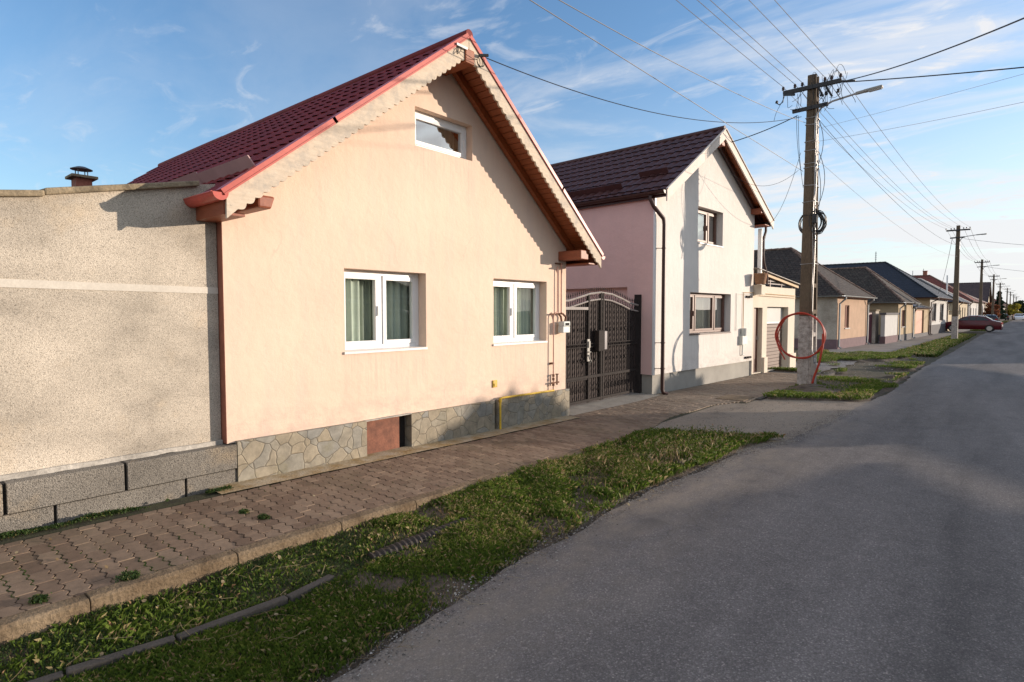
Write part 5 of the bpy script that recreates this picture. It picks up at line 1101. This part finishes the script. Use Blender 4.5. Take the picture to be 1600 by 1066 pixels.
# ---------------------------------------------------------------- cars
def car(name, label, paint, loc, rz, L=4.25, W=1.7, H=1.42, hatch=False):
    t = thing(name, label, 'car', loc, rz)      # front towards local +x
    st = [(-.5, .60, .60), (-.485, .86, .86), (-.40, .95, .95), (-.33, .97, 1.04), (-.22, .97, 1.34), (-.10, .97, 1.42), (.03, .96, 1.41), (.12, .95, 1.28), (.22, .93, .98), (.30, .90, .91), (.42, .80, .82), (.485, .68, .70), (.5, .5, .52)]
    if hatch: st[1:4] = [(-.485, .95, 1.0), (-.45, .97, 1.15), (-.36, .97, 1.36)]
    vs = []; w = W/2; fs = []
    for (x, zsh, zr) in st:
        X = x*L; e = 1-.10*abs(x*2)**4; zr_ = zr*H/1.42; g = max(0, zr-zsh); wi = w*e
        half = [(wi*.90, .20), (wi*.985, .34), (wi, .55 if zsh > .56 else zsh*.8), (wi*.975, zsh), (wi*.93-g*.42, zsh+g*.55+.003), (wi*.80-g*.32, zr_-.01*(g > 0)), (wi*.35, zr_+.02), (0, zr_+.025)]
        half += []
        ring = [(X, y, z) for y, z in half]+[(X, -y, z) for y, z in half[-2::-1]]
        vs += ring
    k = 15
    for i in range(len(st)-1):
        for j in range(k-1): fs.append((i*k+j, i*k+j+1, (i+1)*k+j+1, (i+1)*k+j))
        fs.append((i*k+k-1, i*k, (i+1)*k, (i+1)*k+k-1))
    fs += [tuple(range(k)), tuple((len(st)-1)*k+j for j in range(k))]
    b = MB(); b.add(vs, fs); b.build('body', paint, t, smooth=True)
    for sy in (-1, 1):
        for poly in (((-.30, 1.0), (-.215, 1.27), (-.10, 1.34), (-.09, 1.0)), ((-.08, 1.0), (-.09, 1.34), (.015, 1.34), (.02, 1.0)), ((.035, 1.0), (.03, 1.33), (.09, 1.26), (.205, .99))):
            vs = []
            for (x, z) in poly:
                y = w*(.965-(z-.97)*.36)+.012; vs.append((x*L, sy*y, z))
            vs2 = [(x, y-sy*.03, z) for x, y, z in vs]; m = MB(); m.add(vs+vs2, [(0, 1, 2, 3), (4, 5, 6, 7), (0, 1, 5, 4), (1, 2, 6, 5), (2, 3, 7, 6), (3, 0, 4, 7)]); m.build('side_window', 'carglass', t)
    m = MB(); m.hexa([(.215*L, -w*.78, 1.0), (.215*L, w*.78, 1.0), (.125*L, w*.66, 1.28), (.125*L, -w*.66, 1.28), (.205*L, -w*.78, .97), (.205*L, w*.78, .97), (.11*L, w*.66, 1.26), (.11*L, -w*.66, 1.26)]); 
    for v_ in range(8): m.v[v_] = (m.v[v_][0]+.035, m.v[v_][1], m.v[v_][2]+.02)
    m.build('windscreen', 'carglass', t)
    m = MB(); m.hexa([(-.33*L, -w*.72, 1.06), (-.33*L, w*.72, 1.06), (-.225*L, w*.62, 1.34), (-.225*L, -w*.62, 1.34), (-.32*L, -w*.72, 1.03), (-.32*L, w*.72, 1.03), (-.215*L, w*.62, 1.3), (-.215*L, -w*.62, 1.3)])
    for v_ in range(8): m.v[v_] = (m.v[v_][0]-.03, m.v[v_][1], m.v[v_][2]+.015)
    m.build('rear_window', 'carglass', t)
    for x in (-.31*L, .30*L):
        for sy in (-1, 1):
            m = MB(); y0 = sy*(w-.17); y1 = sy*(w+.012); m.tube([(x, y0, .31), (x, y1, .31)], .31, 20); tw = m.build('wheel', 'tyre', t, smooth=True)
            MB().tube([(x, y1-sy*.01, .31), (x, y1+sy*.012, .31)], .20, 14).build('rim', 'rim', tw)
    for sy in (-1, 1):
        MB().box(-.502*L, -.46*L, sy*w*.62-.14, sy*w*.62+.14, .68, .84).build('tail_lamp', 'redlamp', t, bevel=.02); MB().box(.455*L, .492*L, sy*w*.62-.15, sy*w*.62+.15, .56, .68).build('headlight', 'headl', t, bevel=.02)
    MB().box(-.506*L, -.495*L, -.26, .26, .50, .62).build('number_plate', 'pvc', t)
    return t
car('maroon_car', 'maroon sedan parked nose-in toward the houses behind the second pole', 'carred', (-2.50, 66.5, G+.05), rad(177))
car('dark_car', 'dark car parked on the verge beyond the maroon sedan', 'carblack', (-1.0, 170, G), rad(100), hatch=True)
car('white_car', 'small white car on the road at the far end of the street', 'carwhite', (1.7, 172, G), rad(-86), hatch=True)
car('silver_car', 'pale car on the road behind the white one', 'carwhite', (3.3, 215, G), rad(-86), hatch=True)
car('black_car', 'black car parked close behind the maroon sedan', 'carblack', (-2.0, 108, G), rad(95), hatch=True)

# ---------------------------------------------------------------- distant trees
def tree(name, label, x, y, h, r, mat, conic=False, n=2600, ls=.16, tr=.12, cb=.22, group=None):
    t = thing(name, label, 'tree', (x, y, G), 0, group)
    m = MB(); m.tube([(0, 0, -.1), (.03, 0, h*.5), (0, 0, h*.9)], [tr, tr*.6, tr*.15], 7)
    for k in range(9):
        a = k*2.4; z = h*(cb+.07*k); m.tube([(0, 0, z), (r*.55*math.cos(a)*(1-.5*conic*k/9), r*.55*math.sin(a)*(1-.5*conic*k/9), z+h*.1)], [tr*.4, .01], 5)
    m.build('trunk', 'bark', t)
    cl = [(rng.uniform(-1, 1)*r*.6, rng.uniform(-1, 1)*r*.6, rng.uniform(cb+.1, .85)*h, rng.uniform(.3, .55)*r) for _ in range(14)]
    P = []
    while len(P) < n:
        if conic:
            z = h*(cb*.5+(1-cb*.5)*rng.random()**1.4); rr_ = r*(1-z/h)*(.75+.35*math.sin(z*7))+.05; a = rng.random()*2*PI; q = rr_*rng.random()**.4; P.append((q*math.cos(a), q*math.sin(a), z-.15*q))
        else:
            c = cl[rng.integers(14)]; v = rng.normal(0, 1, 3); v /= np.linalg.norm(v); q = c[3]*rng.random()**.45; P.append((c[0]+v[0]*q, c[1]+v[1]*q, c[2]+v[2]*q*.8))
    P = np.array(P); V = np.zeros((n, 4, 3)); d1 = rng.normal(0, ls*.5, (n, 3)); d2 = rng.normal(0, ls*.5, (n, 3)); V[:, 0] = P-d1; V[:, 1] = P+d2; V[:, 2] = P+d1; V[:, 3] = P-d2
    me = bpy.data.meshes.new('crown'); me.from_pydata(V.reshape(-1, 3).tolist(), [], [(4*i, 4*i+1, 4*i+2, 4*i+3) for i in range(n)]); at = me.attributes.new('tint', 'FLOAT', 'POINT'); at.data.foreach_set('value', np.repeat(rng.random(n), 4)); me.materials.append(MT[mat])
    o = bpy.data.objects.new('crown', me); COL.objects.link(o); o.parent = t; return t
tree('conifer', 'dark conifer standing between the fourth pole and the red-walled house', -1.55, 158, 6.0, 1.5, 'conifer', True, 2600, .3)
tree('yellow_tree', 'round yellow tree near the vanishing end of the street', .75, 186, 3.8, 1.6, 'yleaf', False, 2200, .28)
tree('russet_shrub', 'russet shrub in front of the distant red-walled house', -2.2, 141, 3.4, 1.2, 'rleaf', False, 1500, .26)
tree('street_tree', 'bare-looking russet tree right of the third pole', -2.1, 124, 3.6, 1.1, 'rleaf', False, 700, .26)
tree('street_tree', 'dark bushy tree beyond the yellow one', 3.0, 250, 5.5, 2.6, 'conifer', False, 1800, .5)
tree('street_tree', 'greenish tree on the right at the vanishing end of the street', 10, 275, 6.5, 3.2, 'conifer', False, 1800, .6)

# ---------------------------------------------------------------- the other side of the street (out of frame; added roofs and fences shade the road, the house shows in the panes)
def shed(name, label, x, y0, y1, hf, dep, k=.12, wall='shedwood', hb=None):
    t = thing(name, label, 'shed', (x, y0, G), 0); hb = hf+k*dep; w = y1-y0
    MB().hexa([(0, 0, -.1), (dep, 0, -.1), (dep, w, -.1), (0, w, -.1), (0, 0, hf-.06), (dep, 0, hb-.06), (dep, w, hb-.06), (0, w, hf-.06)]).build('wall', wall, t)
    MB().hexa([(-.05, -.05, hf-.055), (dep, -.05, hb-.055), (dep, w+.05, hb-.055), (-.05, w+.05, hf-.055), (-.05, -.05, hf), (dep, -.05, hb), (dep, w+.05, hb), (-.05, w+.05, hf)]).build('roof', 'sheet', t); return t
strip('pavement', 'path', lambda y: road_left(y)+6.1, lambda y: road_left(y)+8.2, list(np.arange(-25, 60, 1.))+list(np.arange(60, 320, 5)), G+.02, 2)

def shade_roof(label, x, y0, y1, hf, dep, k, th=.06):  # unseen roof slab added to cast shade on the road
    t = thing('shade_roof', label, 'shade_roof', (x, y0, G), 0); w = y1-y0; hb = hf+k*dep
    MB().hexa([(0, 0, hf-th), (dep, 0, hb-th), (dep, w, hb-th), (0, w, hf-th), (0, 0, hf), (dep, 0, hb), (dep, w, hb), (0, w, hf)]).build('roof', 'sheet', t)
    if w > 1: MB().box(dep-.1, dep, 0, w, -.1, hb-th-.01).build('back_wall', 'shedwood', t)
    for yy in ([.05, w-.15] if w < 3 else np.arange(.4, w, 3.2)): MB().box(dep-.6, dep-.5, yy, yy+.1, -.1, hf+k*(dep-.6)-th).build('post', 'shedwood', t)
t = thing('shade_roof', 'long added roof slab across the street, front edge stepped to shape road shade, unseen', 'shade_roof', (7, 0, G), 0)  # unseen slab added; its front edge is shaped by the road shadow wanted
m = MB(); stn = [(16.85, 1.68), (15.6, 1.78), (15.25, 1.86), (13.4, 2.14), (6, 2.14)]
for (ya, ha), (yb, hb_) in zip(stn, stn[1:]): m.hexa([(0, yb, hb_-.06), (8, yb, hb_+.82), (8, ya, ha+.82), (0, ya, ha-.06), (0, yb, hb_), (8, yb, hb_+.88), (8, ya, ha+.88), (0, ya, ha)])
m.build('roof', 'sheet', t); MB().box(7.9, 8, 6, 16.8, -.1, 2.3).build('back_wall', 'shedwood', t)
for yy in (6.3, 9.6, 12.9, 16.2): MB().box(7.3, 7.4, yy, yy+.1, -.1, 2.4).build('post', 'shedwood', t)
shade_roof('narrow slab added across the street to cast a dark streak, outside the frame', 7, 19.45, 19.75, 1.76, 8, .11, .07)  # added unseen strip, casts a dark streak across the sunlit band
shade_roof('long open roof added across the street to shade the road, outside the frame', 7, 20.7, 34, 1.83, 8, .11)  # added unseen roof, shades the road beyond the sunlit band
t = thing('shade_fence', 'board fence across the street, top shaped to shade the verge, outside the frame', 'fence', (6.6, -12, G), 0)  # unseen fence, board heights set by how far its shade should reach
m = MB(); y = 0
while y < 24.4:
    hh = np.interp(y, [0, 8, 14, 20, 23, 24.4], [2.2, 2.2, 2.19, 2.14, 2.08, 1.9])+random.uniform(-.04, .04); m.box(0, .03, y, y+.13, -.05, hh); y += .135
m.build('boards', 'shedwood', t)
t = thing('shade_fence', 'second board fence added across the street to shade the far road, outside the frame', 'fence', (6.9, 34, G), 0)  # unseen fence added to keep the far road in shade
m = MB(); m.box(0, .05, 0, 120, 0, 1.95); m.build('boards', 'shedwood', t)
row_house('neighbour_house', 'low house with clay roof across the street, seen only as a reflection', 15.5, 24.5, 180, 8, 7, 2.6, 4.3, 2.6, 'w_cream', 'w_beige', 'browntile', True, wins=[(1.5, 2.6, .9, 2.1), (5, 6.1, .9, 2.1)])
for c in list(bpy.data.objects):
    if c.name.startswith('neighbour_house'): c.rotation_euler = (0, 0, -PI/2); c.location = (15.5, 24.5, 0)
tree('fruit_tree', 'dense round tree across the street, outside the frame', 8.5, 22.1, 3.3, 1.25, 'leaf', False, 9000, .26, cb=.35)
tree('fruit_tree', 'smaller tree added across the street to shade the cream house plinth, outside the frame', 8.5, 27.7, 3.3, .9, 'leaf', False, 6000, .26, cb=.35)  # unseen tree added to shade the foot of the cream house
tree('bare_tree', 'thin leafless tree across the street, seen only in the window reflections', 21, 14, 6.2, 1.8, 'rleaf', False, 60, .1, tr=.1)
# ---------------------------------------------------------------- sky, sun, camera
SUN_AZ = math.atan2(.74, .68); EL = rad(7.8)       # direction towards the sun (from +x, anticlockwise)
w = bpy.data.worlds.new('World'); S.world = w; w.use_nodes = True; nt = w.node_tree; nt.nodes.clear()
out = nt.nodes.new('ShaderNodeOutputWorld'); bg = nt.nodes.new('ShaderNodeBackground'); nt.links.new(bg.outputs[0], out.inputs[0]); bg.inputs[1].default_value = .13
sk = nt.nodes.new('ShaderNodeTexSky'); sk.sky_type = 'NISHITA'; sk.sun_disc = False; sk.sun_elevation = EL; sk.sun_rotation = PI/2-SUN_AZ
sk.altitude = 0; sk.air_density = 1.0; sk.dust_density = .6; sk.ozone_density = 2.0
tc = nt.nodes.new('ShaderNodeTexCoord'); sep = nt.nodes.new('ShaderNodeSeparateXYZ'); nt.links.new(tc.outputs['Generated'], sep.inputs[0])
def mth(op, a, b=None, c=None):
    n = nt.nodes.new('ShaderNodeMath'); n.operation = op
    for i, v in enumerate((a, b, c)):
        if v is None: continue
        if hasattr(v, 'node'): nt.links.new(v, n.inputs[i])
        else: n.inputs[i].default_value = v
    return n.outputs[0]
zc = mth('MAXIMUM', sep.outputs[2], 0.0); zz = mth('ADD', zc, .12)
cx = mth('DIVIDE', sep.outputs[0], zz); cy = mth('DIVIDE', sep.outputs[1], zz)
cmb = nt.nodes.new('ShaderNodeCombineXYZ'); nt.links.new(cx, cmb.inputs[0]); nt.links.new(cy, cmb.inputs[1])
def cloud(rot, sc, nsc, lo, hi, seed, dist=.8):
    mp = nt.nodes.new('ShaderNodeMapping'); mp.inputs['Rotation'].default_value = (0, 0, rot); mp.inputs['Scale'].default_value = sc; mp.inputs['Location'].default_value = (seed, seed*.7, 0); nt.links.new(cmb.outputs[0], mp.inputs[0])
    n = nt.nodes.new('ShaderNodeTexNoise'); n.inputs['Scale'].default_value = nsc; n.inputs['Detail'].default_value = 9; n.inputs['Roughness'].default_value = .6; n.inputs['Distortion'].default_value = dist; nt.links.new(mp.outputs[0], n.inputs[0])
    r = nt.nodes.new('ShaderNodeMapRange'); r.inputs[1].default_value = lo; r.inputs[2].default_value = hi; r.interpolation_type = 'SMOOTHSTEP'; nt.links.new(n.outputs[0], r.inputs[0]); return r.outputs[0]
c1 = cloud(.5, (.7, 1.3, 1), 1.1, .43, .70, 3.1); c2 = cloud(.9, (1, 1.7, 1), 2.8, .53, .76, 7.7, 1.4)
# more cloud towards the sun side (right of the picture) and near the horizon
side = mth('ADD', mth('MULTIPLY', sep.outputs[0], .62), mth('MULTIPLY', sep.outputs[1], .62))
sidef = nt.nodes.new('ShaderNodeMapRange'); sidef.inputs[1].default_value = -.15; sidef.inputs[2].default_value = .75; nt.links.new(side, sidef.inputs[0])
low = nt.nodes.new('ShaderNodeMapRange'); low.inputs[1].default_value = .42; low.inputs[2].default_value = .0; nt.links.new(zc, low.inputs[0])
f = mth('MULTIPLY', c1, mth('ADD', mth('MULTIPLY', sidef.outputs[0], .95), .12)); f = mth('ADD', f, mth('MULTIPLY', c2, mth('ADD', mth('MULTIPLY', sidef.outputs[0], .35), .28)))
f = mth('ADD', f, mth('MULTIPLY', mth('POWER', low.outputs[0], 1.6), mth('ADD', mth('MULTIPLY', sidef.outputs[0], .95), .2)))
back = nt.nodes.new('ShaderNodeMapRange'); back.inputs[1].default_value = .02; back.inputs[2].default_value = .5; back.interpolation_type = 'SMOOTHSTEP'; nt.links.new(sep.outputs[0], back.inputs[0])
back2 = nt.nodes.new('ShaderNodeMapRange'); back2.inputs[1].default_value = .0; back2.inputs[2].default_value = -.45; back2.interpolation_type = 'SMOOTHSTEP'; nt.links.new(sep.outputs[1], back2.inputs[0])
fill_cloud = mth('MULTIPLY', mth('MAXIMUM', back.outputs[0], back2.outputs[0]), mth('ADD', mth('MULTIPLY', c1, .5), .55))     # cloud cover added out of view to whiten and brighten the ambient light
f = mth('MAXIMUM', f, fill_cloud); f = mth('MINIMUM', f, .95)
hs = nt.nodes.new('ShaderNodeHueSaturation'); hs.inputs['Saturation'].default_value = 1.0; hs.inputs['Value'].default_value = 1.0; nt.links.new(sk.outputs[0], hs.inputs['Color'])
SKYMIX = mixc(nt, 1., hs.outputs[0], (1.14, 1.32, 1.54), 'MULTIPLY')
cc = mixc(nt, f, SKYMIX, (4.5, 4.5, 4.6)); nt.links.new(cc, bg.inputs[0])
sd = bpy.data.lights.new('Sun', 'SUN'); sd.energy = 3.6; sd.angle = rad(.42); sd.color = (1, .84, .69); so = bpy.data.objects.new('Sun', sd); COL.objects.link(so)
v = Vector((math.cos(SUN_AZ)*math.cos(EL), math.sin(SUN_AZ)*math.cos(EL), math.sin(EL))); so.rotation_euler = v.to_track_quat('Z', 'Y').to_euler(); so.location = (20, 20, 12)
cd = bpy.data.cameras.new('Camera'); co = bpy.data.objects.new('Camera', cd); COL.objects.link(co); S.camera = co
FPX = 917.; yaw = math.atan(775/FPX); pit = math.atan(45/FPX); cd.sensor_width = 36; cd.lens = 36*FPX/1600; cd.clip_end = 3000; cd.clip_start = .05
co.location = (0, 0, 1.65); fw = Vector((-math.sin(yaw)*math.cos(pit), math.cos(yaw)*math.cos(pit), -math.sin(pit))); co.rotation_euler = (-fw).to_track_quat('Z', 'Y').to_euler()
S.view_settings.view_transform = 'Standard'; S.view_settings.look = 'None'; S.view_settings.gamma = 1; S.view_settings.exposure = .62
S.render.resolution_x = 1024; S.render.resolution_y = 682
